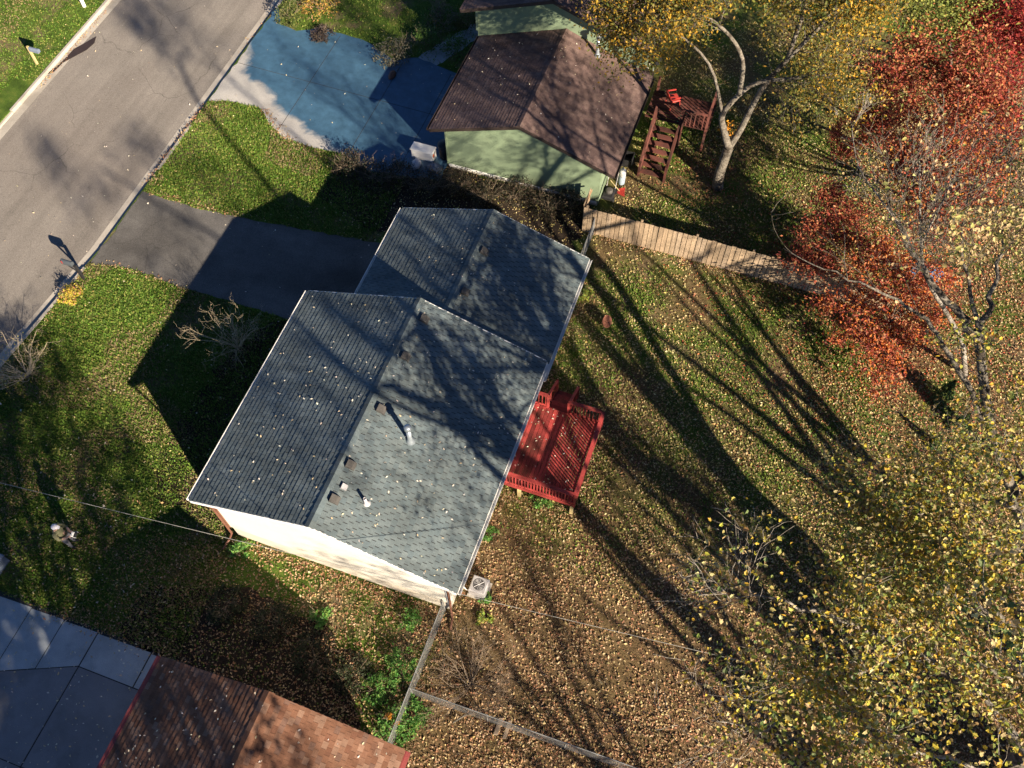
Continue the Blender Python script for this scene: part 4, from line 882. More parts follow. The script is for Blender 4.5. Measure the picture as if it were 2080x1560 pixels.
NB = V3(23.0, -7.2, 12.6)
s1 = lifted([mEh(1040, 914), mEh(956, 850), mEh(915, 796), mEh(888, 749), mEh(848, 661)], 10, 12.5)
s2 = lifted([mEh(1036, 904), mEh(909, 837), mEh(845, 810), mEh(777, 779)], 10, 12.5)
s3 = lifted([mEh(1013, 961), mEh(919, 857), mEh(888, 823)], 10, 11)
s4 = lifted([mEh(1064, 864), mEh(979, 756), mEh(936, 695), mEh(888, 651)], 10, 12)
s5 = lifted([mEh(1101, 751), mEh(915, 749)], 10, 11)
g1 = lifted([gEh(1117, 702), gEh(1080, 641), gEh(1037, 574), gEh(1003, 520)], 10, 12.5)
g2 = lifted([gEh(1138, 678), gEh(1087, 601), gEh(1057, 534)], 10, 12)
mWh = lambda *q: hit(*q, mzr, MK); gWh = lambda *q: hit(*q, gzr - .7 * MK, MK)
w1 = lifted([mWh(770, 700), mWh(700, 650), mWh(640, 612)], 12.3, 13.5); w2 = lifted([mWh(735, 770), mWh(660, 715), mWh(596, 690)], 12.3, 13.5); w3 = lifted([mWh(700, 900), mWh(600, 850)], 12, 13)
gw1 = lifted([gWh(905, 600), gWh(850, 540), gWh(790, 480)], 12.6, 13.5); gw2 = lifted([gWh(960, 540), gWh(900, 470), gWh(858, 434)], 12.6, 13.5)
y1 = [q for q in lifted([at(1540, 1410), at(1420, 1270), at(1290, 1150), at(1180, 1035)], 5, 9.3)]
y2 = [q for q in lifted([at(1600, 1180), at(1500, 1100), at(1400, 1000), at(1290, 930), at(1220, 850)], 5, 9.6)]
y3 = [q for q in lifted([at(1520, 990), at(1400, 860), at(1290, 700), at(1200, 570)], 5, 9.6)]
def foot_of(p, d=.4): return V3(p[0] + d, p[1] - .2, 0)
bB, bC, bA = foot_of(y1[0]), foot_of(y2[0]), foot_of(y3[0])
big_tree(bB, [bB, y1[0], y1[1], y1[2], y1[3], NB],
    [([NB] + s1, .36, .18, 3, 2), ([NB] + s2, .30, .14, 3, 2), ([NB - V3(0, 0, 1)] + s3, .20, .08, 3, 2), ([s1[-1]] + w1, .13, .06, 3, 2), ([s2[-1]] + w2, .11, .06, 3, 2),
     ([NB, at(2347, 1695, 18), at(2600, 1500, 19.5)], .16, .06, 7, 4), ([NB, V3(20, -9, 16), V3(16, -10, 18.5)], .15, .05, 7, 4),
     ([y1[3], at(2050, 1480, 9.0), at(1960, 1390, 9.4), at(1842, 1312, 9.6), at(1780, 1290, 10), at(1700, 1252, 10.4), at(1600, 1225, 10.4), at(1520, 1200, 10.4)], .13, .02, 9, 3),
     ([at(1842, 1312, 9.6), at(1790, 1345, 9.3), at(1730, 1372, 9.2), at(1640, 1440, 9.4), at(1560, 1480, 9.6), at(1450, 1470, 9.8)], .08, .012, 8, 3),
     ([y1[3], at(2080, 1640, 9.5), at(1900, 1540, 9.8), at(1760, 1510, 10)], .10, .02, 8, 3)],
    'tall yellow-leaved maple reaching in from the lower right corner', 19000, .115, YEL, 21, .40, 300, ivy=900, bark='pale_bark')
NC = V3(22.9, -2.7, 12.0)
big_tree(bC, [bC, y2[0], y2[1], y2[2], y2[3], y2[4], NC],
    [([NC] + g1, .34, .18, 3, 2), ([NC] + g2, .28, .15, 3, 2), ([NC] + s4, .20, .09, 3, 2), ([NC] + s5, .14, .07, 2, 2), ([g1[-1]] + gw1, .13, .06, 3, 2), ([g2[-1]] + gw2, .11, .06, 3, 2),
     ([NC, V3(21, -3, 16), V3(19.5, -3.5, 19.5)], .15, .04, 9, 3), ([NC, V3(23.2, -1.2, 15), V3(22.6, 0, 17.5)], .15, .04, 9, 3), ([NC, V3(24.5, -1, 15), V3(25.5, 0.6, 18)], .15, .04, 9, 3),
     ([y2[3], at(2120, 1330, 8.6), at(2000, 1240, 9), at(1900, 1180, 9.4), at(1820, 1130, 9.6)], .12, .03, 10, 3),
     ([y2[4], at(2130, 1180, 10), at(2030, 1100, 10.4), at(1950, 1040, 10.4), at(1880, 1000, 10.2)], .10, .02, 9, 3), ([y2[3], at(2160, 1400, 8.6), at(2060, 1380, 9), at(1960, 1330, 9.2), at(1880, 1230, 9.2)], .10, .015, 9, 3), ([y2[4], at(2180, 1050, 10), at(2080, 960, 10.4), at(2030, 860, 10.6)], .08, .015, 7, 3)],
    'tall maple with mixed green and yellow leaves at the right edge, behind the lower one', 21000, .11, YEL, 22, .50, 300, ivy=4500, ivr=.60, bark='bark')
bD = V3(25.8, -1.3, 0)
big_tree(bD, [bD, bD + V3(.1, 0, 4), bD + V3(-.1, .2, 8), bD + V3(.1, .1, 12), bD + V3(.2, 0, 15)], [([bD + V3(-.1, .2, 8), bD + V3(-.4, 1.5, 11), bD + V3(-.2, 2.2, 13.5)], .14, .05, 5, 2)],
    'ivy-clad trunk standing right of the tall maples', 0, .12, GRN, 24, .40, 0, ivy=2600, ivr=.45)
for i, (bx, by, h, r_) in enumerate(((27.6, -7.6, 12, .30), (28.8, -3.8, 13, .36), (27.4, 3.6, 12, .30), (30.0, .6, 14, .40), (29.4, 7.4, 13, .32), (26.3, -4.2, 10, .24))):
    rng = np.random.default_rng(300 + i); T = Tree(.01); base = V3(bx, by, 0); tk = wob(base, (rng.normal(0, .06), rng.normal(0, .06), 1), h * .55, 5, .04); T.limb(tk, r_, r_ * .65, 9)
    for k in range(4):
        a_ = k * 1.57 + rng.uniform(-.4, .4); q = wob(tk[-1 - (k % 2)], (math.cos(a_) * .45, math.sin(a_) * .45, 1), h * .5, 6, .09, .04); T.limb(q, r_ * .5, .05, 7); T.spawn(q, .06, 1, 2, 4, 2.0, .05, .9, .3, .12, .25)
    P = T.anchor(500, .3); finish_tree('woodlot_tree', base, T, 'bark', P, .13, pick(YEL, len(P)), LEAF_OVAL, 'nearly bare woodlot tree, ' + ['nearest the long chain-link fence', 'second from the long chain-link fence', 'beside the pale-limbed tall tree', 'with the thickest trunk', 'farthest from the long chain-link fence', 'with the thinnest trunk'][i], group='bare trees in the woodlot')
kA = at(2068, 1030, 7.6)
big_tree(bA, [bA, y3[0], at(2110, 1250, 6.2), kA, at(2028, 930, 8.6), at(2005, 830, 9.4), at(1988, 690, 10.6)],
    [([at(1988, 690, 10.6), at(1950, 640, 11), at(1898, 580, 11.6), at(1862, 530, 12.2), at(1835, 470, 12.8), at(1805, 400, 13.4)], .13, .02, 9, 3),
     ([at(1988, 690, 10.6), at(2008, 620, 11.4), at(2025, 540, 12), at(2050, 450, 12.6)], .11, .02, 9, 3),
     ([at(1988, 690, 10.6), at(1960, 560, 12), at(1955, 460, 12.8), at(1990, 330, 13.6)], .07, .012, 8, 3),
     ([at(2020, 900, 8.9), at(1960, 780, 9.6), at(1905, 680, 10.2), at(1855, 628, 10.6), at(1790, 590, 11), at(1700, 555, 11.3), at(1600, 508, 11.5)], .10, .010, 4, 2),
     ([kA, at(1990, 1010, 8), at(1930, 1000, 8.2), at(1860, 1040, 8.6), at(1780, 1000, 8.9)], .10, .012, 6, 3),
     ([y3[3] + V3(2.5, -3, 3), V3(21.5, 0.5, 15), V3(19.5, -.2, 17.5)], .12, .03, 6, 3), ([bA + V3(.3, .2, 0), y3[0], y3[1], y3[2], y3[3]], .34, .22, 0, 2), ([y3[3], V3(22.6, 5.5, 12), V3(22.2, 8.5, 14)], .16, .05, 9, 4), ([y3[3], V3(24, 7, 12), V3(24.6, 11, 14)], .16, .05, 9, 4), ([y3[3], V3(23.5, 3, 13), V3(23.2, 4, 16)], .14, .05, 6, 4)],
    'pale-limbed tall tree with thin tan leaves leaning in from the right edge', 15000, .12, TANL, 23, .22, 300, bark='bark', clip=lambda P: ((px_of(P) > 1930) & ((py_of(P) > 420) | (px_of(P) > 2080))) | (rng.uniform(0, 1, len(P)) < .10))
# bare pale twigs at its top
rng = np.random.default_rng(31)
T = Tree(.007); b0 = at(1838, 480, 12.8)
bare = thing('bare_limb_tree', at(1960, 760), 'leafless pale-twigged treetop in front of the red maples', 'tree')
tr0 = smooth_path([at(1960, 760), at(1955, 700, 3), at(1925, 640, 7), at(1880, 560, 10.5), at(1870, 470, 12), at(1868, 330, 13.2)], 4); T.limb(tr0, .12, .02, 7)
T.spawn(tr0, .04, 1, 3, 7, 1.9, .10, .9, .6, .12, False)
q = smooth_path([tr0[-8], at(1800, 420, 13), at(1745, 340, 13.4), at(1728, 245, 13.8)], 4); T.limb(q, .035, .008, 5); T.spawn(q, .02, 2, 3, 7, 1.2, .1, .9, .3, .12, False)
q = smooth_path([tr0[-6], at(1940, 360, 13), at(1990, 280, 13.4)], 4); T.limb(q, .035, .008, 5); T.spawn(q, .02, 2, 3, 7, 1.2, .1, .9, .3, .12, False)
T.b.build('trunk', M['pale_bark'], bare, True)
# ---- locust tree behind the green house
rng = np.random.default_rng(41); T = Tree(.008); base = at(1458, 380)
f1 = at(1480, 300, 2.6)
T.limb(smooth_path([base + V3(0, 0, -.1), at(1462, 350, .9), f1], 5), .27, .20, 12)
l1 = smooth_path([f1, at(1470, 262, 3.7), at(1468, 232, 4.6), at(1502, 192, 5.6), at(1540, 168, 6.2), at(1620, 158, 6.8), at(1690, 150, 7.2)], 4); T.limb(l1, .17, .05, 9)
l2 = smooth_path([f1, at(1505, 262, 3.5), at(1545, 185, 5.4), at(1600, 120, 7), at(1660, 60, 8.4), at(1700, 10, 9.4)], 4); T.limb(l2, .17, .05, 9)
l3 = smooth_path([at(1502, 192, 5.6), at(1508, 120, 7.2), at(1470, 60, 8.6), at(1400, 20, 9.2), at(1300, 20, 9.2)], 4); T.limb(l3, .11, .03, 8)
l4 = smooth_path([at(1600, 120, 7), at(1640, -20, 9.6), at(1600, -120, 10.5)], 4); T.limb(l4, .10, .03, 8)
l5 = smooth_path([at(1468, 232, 4.6), at(1440, 130, 6.6), at(1360, 60, 7.6), at(1260, 40, 8)], 4); T.limb(l5, .08, .02, 8)
for q, nb in ((l1[12:], 9), (l2[10:], 12), (l3[6:], 12), (l4, 12), (l5[6:], 10)): T.spawn(q, .05, 1, 3, nb, 2.3, .04, 1.1, .15)
P = T.anchor(38000, .34); P = np.r_[P, at(1478, 262, 3.4) + rng.normal(0, .16, (60, 3))]
cols = pick(LOC, len(P), .22); xs_ = P[:, 0]
pxx = np.array([1040 + FPX * ((q - CAM) @ RT) / ((q - CAM) @ FW) for q in P]); og = (rng.uniform(0, 1, len(P)) < np.clip((np.abs(pxx - 1560) - 60) / 320, .02, .30)); cols[og] = pick([(.46, .27, .02), (.42, .24, .02), (.50, .30, .04)], og.sum(), .15)
cols[-60:] = pick([(.55, .24, .02)], 60, .2)
finish_tree('locust_tree', base, T, 'bark', P, rng.uniform(.09, .17, len(P)), cols, LEAF_OVAL, 'forked grey-trunked tree with olive and gold leaves behind the green house', upb=.5, hang=1.2)
# ---- red maples
def crown_tree(name, base, clumps, n, size, pal, label, bark='bark', shape=LEAF_OVAL, seed=1, r0=.10, group=None, cat='tree', upb=.7, w=None, twigs=3, nleaf=0):
    """clumps: (px, py, z, radius xy, radius z) – each clump gets its own limb"""
    global rng; rng = np.random.default_rng(seed); T = Tree(.006); base = V3(*base); cs = [(at(a, b, z), rx, rz) for a, b, z, rx, rz in clumps]
    top = np.mean([c[0] for c in cs], 0); fork = base + (top - base) * .4; fork[2] = min(c[0][2] for c in cs) * .5; mid = (base + fork) / 2 + rng.normal(0, .08, 3)
    T.limb(smooth_path([base - V3(0, 0, .1), mid, fork], 4), r0, r0 * .7, 8); Ps = []; tot = sum(c[1] ** 2 * c[2] for c in cs)
    for c, rx, rz in cs:
        m_ = (fork + c) / 2 + rng.normal(0, .2, 3) - V3(0, 0, .2); q = smooth_path([fork, m_, c], 4); T.limb(q, r0 * .5, .012, 6)
        T.spawn(q, .02, 2, 3, twigs + 2, rx * 1.1, .04, 1.1, .45)
        k = int(n * rx ** 2 * rz / tot); u = rng.normal(0, 1, (k, 3)); u /= np.linalg.norm(u, axis=1)[:, None]; rad = rng.uniform(.25, 1, (k, 1)) ** .5
        nc = max(4, k // 60); ctr = rng.normal(0, 1, (nc, 3)); ctr /= np.linalg.norm(ctr, axis=1)[:, None]; ctr *= rng.uniform(.35, 1, (nc, 1)); idx = rng.integers(0, nc, k)
        pt = np.where(rng.uniform(0, 1, (k, 1)) < .8, ctr[idx] + rng.normal(0, .19, (k, 3)), u * rad)
        Ps.append(c + pt * V3(rx, rx, rz) * np.where(rng.uniform(0, 1, (k, 1)) < .42, 1.75, 1.0))
    P = np.concatenate(Ps); cols = pick(pal, len(P), .22, w); return finish_tree(name, base, T, bark, P, rng.uniform(size * .65, size * 1.3, len(P)), cols, shape, label, cat, group, upb=upb, nleaf=nleaf)
crown_tree('red_maple', at(1880, 330), [(1850, 110, 6, .95, 1.0), (1845, 190, 5.4, .8, .7), (1960, 130, 6.4, .8, 1.1), (1985, 180, 6, 1.0, 1.0), (2020, 200, 5.6, .8, .8), (1925, 205, 5.0, .6, .7), (1980, 70, 6.6, .7, .8), (1900, 150, 5.6, .9, .8), (1800, 160, 5.2, .9, .7), (1930, 260, 4.6, .9, .7), (2030, 260, 5, .9, .8)], 17000, .14, RED, 'tallest red maple at the upper right, brightest crown', seed=51)
crown_tree('red_maple', at(1745, 290), [(1755, 240, 3.0, .75, .5), (1800, 235, 3.4, .8, .6), (1775, 275, 2.6, .7, .4), (1700, 265, 2.6, .5, .4), (1840, 300, 2.6, .9, .5), (1720, 300, 2.2, .6, .4)], 7000, .13, RED, 'small red maple between the lawn and the tallest red crown', seed=52)
crown_tree('red_maple', at(1690, 480), [(1690, 395, 3.0, .6, .5), (1715, 430, 2.8, .7, .6), (1670, 460, 2.4, .7, .5), (1725, 480, 2.6, .6, .5), (1665, 530, 2.2, .8, .5), (1640, 510, 2.0, .5, .4)], 7000, .125, RED, 'red sapling growing at the end of the board fence', seed=53)
crown_tree('red_maple', at(1830, 640), [(1800, 530, 3.2, .9, .6), (1760, 520, 2.8, .7, .5), (1850, 590, 3.0, .8, .6), (1720, 670, 2.0, .55, .4), (1780, 690, 2.0, .8, .4), (1820, 700, 2.0, .6, .4), (1880, 640, 2.6, .7, .5), (1700, 690, 1.4, .4, .3), (1775, 790, 1.0, .35, .3), (1760, 600, 2.6, .9, .5), (1900, 560, 3, .8, .5), (1690, 620, 2, .6, .4), (1800, 760, 1.4, .7, .4), (1840, 680, 2.0, .8, .4)], 14000, .125, RED + [(.55, .18, .03), (.5, .13, .02)], 'low orange-red maple left of the blue tarp', seed=54)
crown_tree('red_maple', at(1990, 470), [(1880, 420, 5.0, .9, .6), (1920, 450, 4.6, .8, .6), (1990, 350, 5.4, .8, .7), (2010, 290, 5.4, .7, .6), (1890, 360, 5.0, .9, .6), (1960, 440, 4.4, .7, .5), (2040, 330, 5.2, .5, .5), (1840, 330, 5.2, 1.0, .6), (1950, 290, 6.2, 1.1, .7), (1930, 390, 5.8, 1.0, .6), (1990, 400, 5.8, .8, .6)], 17000, .135, RED + [(.5, .2, .03)], 'red maple seen through bare pale twigs at the right', seed=55)
crown_tree('red_maple', at(2050, 200), [(2050, 30, 7, 1.2, 1.2), (2070, 90, 6.5, 1.0, 1.0), (2000, 20, 7, 1.0, .9), (2065, 250, 5, .8, .8), (2040, 160, 5.5, .9, .7)], 11000, .14, [(.28, .03, .025), (.20, .022, .02), (.36, .05, .03), (.16, .02, .02)], 'dark crimson maple in the upper right corner', seed=56)
crown_tree('shade_tree', at(1930, 140), [(1890, 20, 7, 1.2, .8), (1930, 60, 6.4, .8, .6), (1950, -10, 7.4, 1.3, .8), (1840, -20, 7.6, 1.0, .8)], 6000, .15, [(.20, .24, .05), (.30, .30, .07), (.14, .17, .04)], 'pale green-leaved tree between gold and red crowns at the top edge', seed=57)
crown_tree('understory_tree', at(1700, 230), [(1700, 150, 4.6, 1.1, .7), (1650, 110, 5.2, 1.2, .8), (1760, 150, 4.4, .9, .6), (1620, 170, 4.4, .8, .6)], 3000, .13, LOC, 'olive-leaved understory tree right of the forked grey trunk', seed=58)
crown_tree('orange_maple', at(1280, 20), [(1300, -60, 7, 1.4, 1), (1400, -80, 8, 1.6, 1)], 1500, .13, LOC, 'gold-leaved tree cut by the top edge above the green house', seed=60)
# small conifers under the tall trees
def conifer(p, h, label, seed):
    r = np.random.default_rng(seed); t = thing('conifer_sapling', p, label, 'conifer'); p = V3(*p); MB().tube([p, p + V3(0, 0, h)], [.035, .006], 6).build('trunk', M['bark'], t); vs = []
    n = 900; z = r.uniform(.08, 1, n) ** 1.0; a = r.uniform(0, 6.28, n); rr = (1 - z) * h * .42 * r.uniform(.3, 1, n); P = np.c_[rr * np.cos(a), rr * np.sin(a), z * h - rr * .15]
    Vt, Fc, Cc = leaves_arrays(P, r.uniform(.08, .15, n), pick([(.035, .075, .02), (.05, .10, .03), (.08, .12, .03)], n), LEAF_OVAL, .2); tag(link('crown', np_mesh('crown', Vt, Fc, Cc, M['leaf']), t), kind='stuff')
conifer(at(1908, 812), 1.5, 'larger green conifer sapling under the tall right-hand trees', 1); conifer(at(1945, 868), 1.1, 'smaller conifer sapling below the larger one', 2); conifer(at(1895, 905), .8, 'tiny conifer sapling nearest the dark limb', 3)
# ---- off-frame trees to the south whose shade falls on the lawns and the brown roof
for i, (bx, by, h, sd_) in enumerate(((23, -26, 16, 61), (13.5, -20, 18, 62), (25, -28, 17, 63), (11, -24, 17, 64), (29, -15, 17, 65), (8.5, -16.2, 16, 66))):
    rng = np.random.default_rng(sd_); T = Tree(.008); base = V3(bx, by, 0); tk = wob(base, (rng.normal(0, .05), rng.normal(0, .05), 1), h * .55, 5, .05); T.limb(tk, .3, .18, 9)
    for k in range(6):
        a = k * 1.05 + rng.uniform(-.3, .3); q = wob(tk[-1 - (k % 2)], (math.cos(a) * .7, math.sin(a) * .7, 1), h * .42, 6, .12, .04); T.limb(q, .12, .03, 7); T.spawn(q, .06, 1, 2, 7, 2.8, .05, 1.1, .3)
    P = T.anchor((1500, 12000, 2500, 8000, 1500, 5000)[i], .45); finish_tree('yard_tree', base, T, 'bark', P, .27, pick(YEL, len(P)), LEAF_OVAL, ['tall thin-leaved tree standing beyond the brown-roofed house', 'nearest tree beside the brown-roofed house', 'tallest tree south of the brown-roofed house', 'tree in the front yard of the brown-roofed house', 'tree at the corner past the tall maples', 'slender tree close behind the brown-roofed house'][i], group='trees south of the yard')
# ---- shrubs
def shrub(name, p, r_, h, n, size, pal, label, seed, shape=LEAF_OVAL, twigs=14, twig='twig_dull', cat='shrub', upb=.6, group=None, sub=1, L=None, spread=1.0, tr=.012):
    global rng; rng = np.random.default_rng(seed); T = Tree(.003); p = V3(*p); t = thing(name, p, label, cat, group)
    for k in range(twigs):
        a = rng.uniform(0, 6.28); d = V3(math.cos(a) * spread, math.sin(a) * spread, rng.uniform(.7, 1.5) * h / r_); d /= np.linalg.norm(d)
        q = wob(p + rng.normal(0, .04, 3) * V3(1, 1, 0), d, math.hypot(r_, h) * rng.uniform(.6, .95), 6, .13, .02); T.limb(q, tr, tr * .35, 5); T.spawn(q, tr, 3 - sub, 2, 5, (L or r_ * .55), .03, 1.0, .3)
    T.b.build('stem', M[twig], t, True)
    if n:
        nc = max(5, n // 25); c = rng.normal(0, 1, (nc, 3)); c /= np.linalg.norm(c, axis=1)[:, None]; c[:, 2] = np.abs(c[:, 2]); c *= rng.uniform(.4, 1, (nc, 1)) ** .6; k = rng.integers(0, nc, n)
        P = (c[k] + rng.normal(0, .13, (n, 3))) * V3(r_, r_, h); P[:, 2] = np.abs(P[:, 2]) + .03
        Vt, Fc, Cc = leaves_arrays(P, rng.uniform(size * .6, size * 1.3, n), pick(pal, n, .25), shape, upb); tag(link('crown', np_mesh('crown', Vt, Fc, Cc, M['leaf']), t), kind='stuff')
    return t
shrub('mailbox_bush', at(147, 603), .50, .55, 1000, .10, [(.50, .40, .04), (.55, .44, .06), (.42, .36, .05), (.40, .18, .08), (.30, .30, .06)], 'round yellow and russet bush at the kerb beside the dark mailbox', 71)
shrub('bare_shrub', at(485, 706), 1.25, 2.3, 120, .06, [(.5, .4, .2)], 'pale leafless shrub standing in the house shadow by the driveway', 72, twigs=24, twig='twig', L=.75, tr=.012, sub=2)
shrub('bare_shrub', at(58, 764), 1.5, 1.7, 420, .07, [(.34, .30, .05), (.28, .26, .05), (.40, .32, .06)], 'multi-stemmed pale shrub on the lawn at the left edge', 73, twigs=24, twig='twig', L=.8, tr=.018, sub=2)
shrub('brush_pile', at(955, 1392), 1.7, 1.1, 0, .1, YEL, 'sprawling leafless brown brush beside the chain-link fence corner', 74, twigs=34, twig='twig_dull', L=.9, spread=1.3, sub=2)
shrub('brush_pile', at(1520, 1500), .8, .6, 0, .1, YEL, 'small grey tangle of twigs under the yellow maple', 75, twigs=16, twig='twig_dull', L=.5)
for i, (px, py, r_, h, pal, lab) in enumerate((
    (800, 112, 1.0, .8, [(.16, .15, .10), (.22, .20, .14), (.10, .10, .06)], 'grey-green ornamental grass mound at the top of the wet driveway'),
    (865, 92, .8, .9, GRN, 'dark evergreen bush right of the ornamental grass'), (925, 108, .8, 1.0, GRN, 'dark bush against the plum-brown roof edge'),
    (900, 52, .9, 1.0, [(.10, .09, .06), (.06, .09, .03), (.14, .11, .07)], 'brownish bush by the neighbour path'), (952, 55, .7, .8, [(.12, .11, .03), (.09, .10, .03)], 'olive bush in the corner of the taller green wall'),
    (590, 38, .8, .9, [(.10, .13, .03), (.18, .18, .05), (.07, .10, .02)], 'green shrub at the kerb end of the wet driveway'), (650, 20, 1.0, 1.0, [(.48, .33, .05), (.42, .22, .06), (.30, .24, .05), (.35, .18, .09)], 'gold and russet shrub at the top edge above the driveway'),
    (655, 72, .6, .35, [(.05, .04, .035), (.08, .06, .05)], 'low dark groundcover at the driveway corner below the gold shrub'))):
    shrub('garden_shrub', at(px, py), r_, h, 1100, .10, pal, lab, 80 + i, twigs=8)
HEDGE = [(.05, .038, .026), (.035, .042, .02), (.075, .052, .034), (.028, .03, .016), (.10, .078, .05)]
for i, px in enumerate((712, 762, 815, 872, 930, 990, 1050, 1110, 1160)):
    shrub('hedge_shrub', at(px, 345 + (px - 712) * .17 + (12 if i % 2 else 0)), .95, .9, 1500, .09, HEDGE, 'dull brown-green shrub, ' + ['first', 'second', 'third', 'fourth', 'fifth', 'sixth', 'seventh', 'eighth', 'ninth'][i] + ' from the left in the row below the green house', 100 + i, twigs=14, group='shrubs between the two houses')
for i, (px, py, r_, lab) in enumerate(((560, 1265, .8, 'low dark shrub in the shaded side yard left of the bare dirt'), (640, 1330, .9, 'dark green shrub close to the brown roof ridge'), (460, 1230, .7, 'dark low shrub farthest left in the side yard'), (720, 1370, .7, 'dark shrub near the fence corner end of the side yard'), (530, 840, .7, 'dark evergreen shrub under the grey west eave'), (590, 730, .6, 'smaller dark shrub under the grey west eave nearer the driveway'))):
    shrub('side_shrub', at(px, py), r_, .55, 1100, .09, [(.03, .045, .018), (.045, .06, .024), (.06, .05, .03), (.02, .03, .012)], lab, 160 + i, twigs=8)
GP = [(.07, .20, .03), (.10, .26, .05), (.14, .30, .06), (.06, .14, .03), (.2, .3, .07)]
for i, (px, py, r_, h, lab) in enumerate(((488, 1118, .38, .4, 'bluish green plant at the left foot of the cream gable wall'), (835, 1262, .42, .45, 'bright green plant in the dirt left of the cream wall corner'),
    (815, 1352, .6, .6, 'large bright green plant against the chain-link fence'), (800, 1480, .7, .6, 'leafy green thicket right of the brown roof edge'), (840, 1450, .6, .5, 'green weeds below the fence corner'),
    (770, 1400, .6, .35, 'low dark green weeds left of the fence corner'), (990, 1085, .35, .3, 'green weed clump at the gutter side near the air conditioner'), (1100, 1005, .6, .35, 'green weeds under the front edge of the red deck'),
    (1186, 605, .4, .5, 'yellow-green plant beside the garage wing eave'), (985, 1215, .25, .2, 'lime green weed in front of the air conditioner'), (650, 1255, .45, .25, 'low green clover patch in the bare dirt'), (985, 1255, .3, .22, 'small yellow-green weed below the air conditioner'))):
    shrub('green_plant', at(px, py), r_, h, int(420 * r_ / .4), .11, GP if i not in (8, 11) else [(.22, .30, .05), (.16, .24, .05), (.35, .33, .06)], lab, 120 + i, twigs=6, cat='plant', upb=1.2)
shrub('orange_sapling', at(795, 1465, .4), .25, .3, 60, .12, [(.55, .24, .03), (.5, .3, .04)], 'small orange-leaved sapling near the brown roof edge', 140, twigs=4, cat='plant')
# ---- fallen leaves and grass: one mass each
def inpoly(P, poly):
    x, y = P[:, 0], P[:, 1]; c = np.zeros(len(P), bool); n = len(poly)
    for i in range(n):
        (x1, y1), (x2, y2) = poly[i], poly[(i + 1) % n]
        if abs(y2 - y1) < 1e-9: continue
        c ^= ((y1 > y) != (y2 > y)) & (x < (x2 - x1) * (y - y1) / (y2 - y1) + x1)
    return c
HOUSES = [(-4.25, 4.25, .25, 8.7), (-2.85, 4.25, 8.6, 14.2), (-3.5, 3.75, 19.45, 25.7), (-4.2, 3.6, 25.5, 36), (-2.9, 4.3, -17, -5.0), (4.4, 5.3, .88, 1.77)]
def free(P, paved=False):
    k = np.ones(len(P), bool)
    for a, b, c, d in HOUSES: k &= ~((P[:, 0] > a) & (P[:, 0] < b) & (P[:, 1] > c) & (P[:, 1] < d))
    if not paved:
        k &= ~inpoly(P, MAIN_DRIVE) & ~inpoly(P, GREEN_DRIVE) & ~((P[:, 0] < -3.3) & (P[:, 1] < -4.38) & (P[:, 0] > -16.2))
        xe = np.where(P[:, 1] > 10, -16.05, -16.05 - (10 - P[:, 1]) * .09); k &= ~((P[:, 0] < xe) & (P[:, 0] > -24.95)) & ~((P[:, 0] < -24.9) & (P[:, 0] > -26) & (P[:, 1] < 18.0))
    return k
def vnoise(P, s, seed):
    r = np.random.default_rng(seed); G = r.uniform(0, 1, (64, 64)); u = P[:, 0] / s + 100; v = P[:, 1] / s + 100; i, j = np.floor(u).astype(int), np.floor(v).astype(int); a, b = u - i, v - j; a = a * a * (3 - 2 * a); b = b * b * (3 - 2 * b)
    g = lambda p, q: G[p % 64, q % 64]
    return (g(i, j) * (1 - a) + g(i + 1, j) * a) * (1 - b) + (g(i, j + 1) * (1 - a) + g(i + 1, j + 1) * a) * b
rng = np.random.default_rng(201)
def scatter(n, x0, x1, y0, y1, dens, paved=False):
    P = np.c_[rng.uniform(x0, x1, n), rng.uniform(y0, y1, n), np.zeros(n)]; P = P[free(P, paved)]; return P[rng.uniform(0, 1, len(P)) < dens(P)]
LIT = [(.42, .27, .16), (.36, .21, .115), (.48, .33, .20), (.29, .155, .085), (.20, .10, .056), (.52, .40, .25), (.40, .29, .13), (.34, .17, .095), (.46, .36, .18)]
LITY = [(.48, .40, .18), (.42, .36, .13), (.54, .46, .25), (.34, .29, .09), (.42, .28, .13)]
# back yard: brown carpet to the south, thinner and yellower to the north
P1 = scatter(330000, 4.2, 27, -5, 34, lambda P: np.clip(.98 - (P[:, 1] - 1.0) / 17, .42, .95) * np.clip(.30 + .95 * vnoise(P, 1.7, 1), .15, 1) * np.clip(.45 + .9 * vnoise(P, .55, 21), .3, 1.15) + np.clip((P[:, 0] - 13) / 8, 0, .4))
ty = np.clip((P1[:, 1] - 2 + rng.normal(0, 2, len(P1))) / 8, 0, .8) * np.clip(1.5 - np.abs(P1[:, 0] - 9) / 9, 0.2, 1); yl = rng.uniform(0, 1, len(P1)) < ty
C1 = pick(LIT, len(P1), .3); C1[yl] = pick(LITY, yl.sum(), .25)
rd = (rng.uniform(0, 1, len(P1)) < .5 * np.clip(1.35 - np.hypot(P1[:, 0] - 15.8, P1[:, 1] - 17.5) / 7, 0, 1)); C1[rd] = pick(RED, rd.sum(), .2)
br = (np.hypot((P1[:, 0] - 7.4) / 1.7, P1[:, 1] - 22.6) < 1.6) & (rng.uniform(0, 1, len(P1)) < .8); C1[br] = pick([(.32, .15, .08), (.26, .12, .06)], br.sum(), .25)
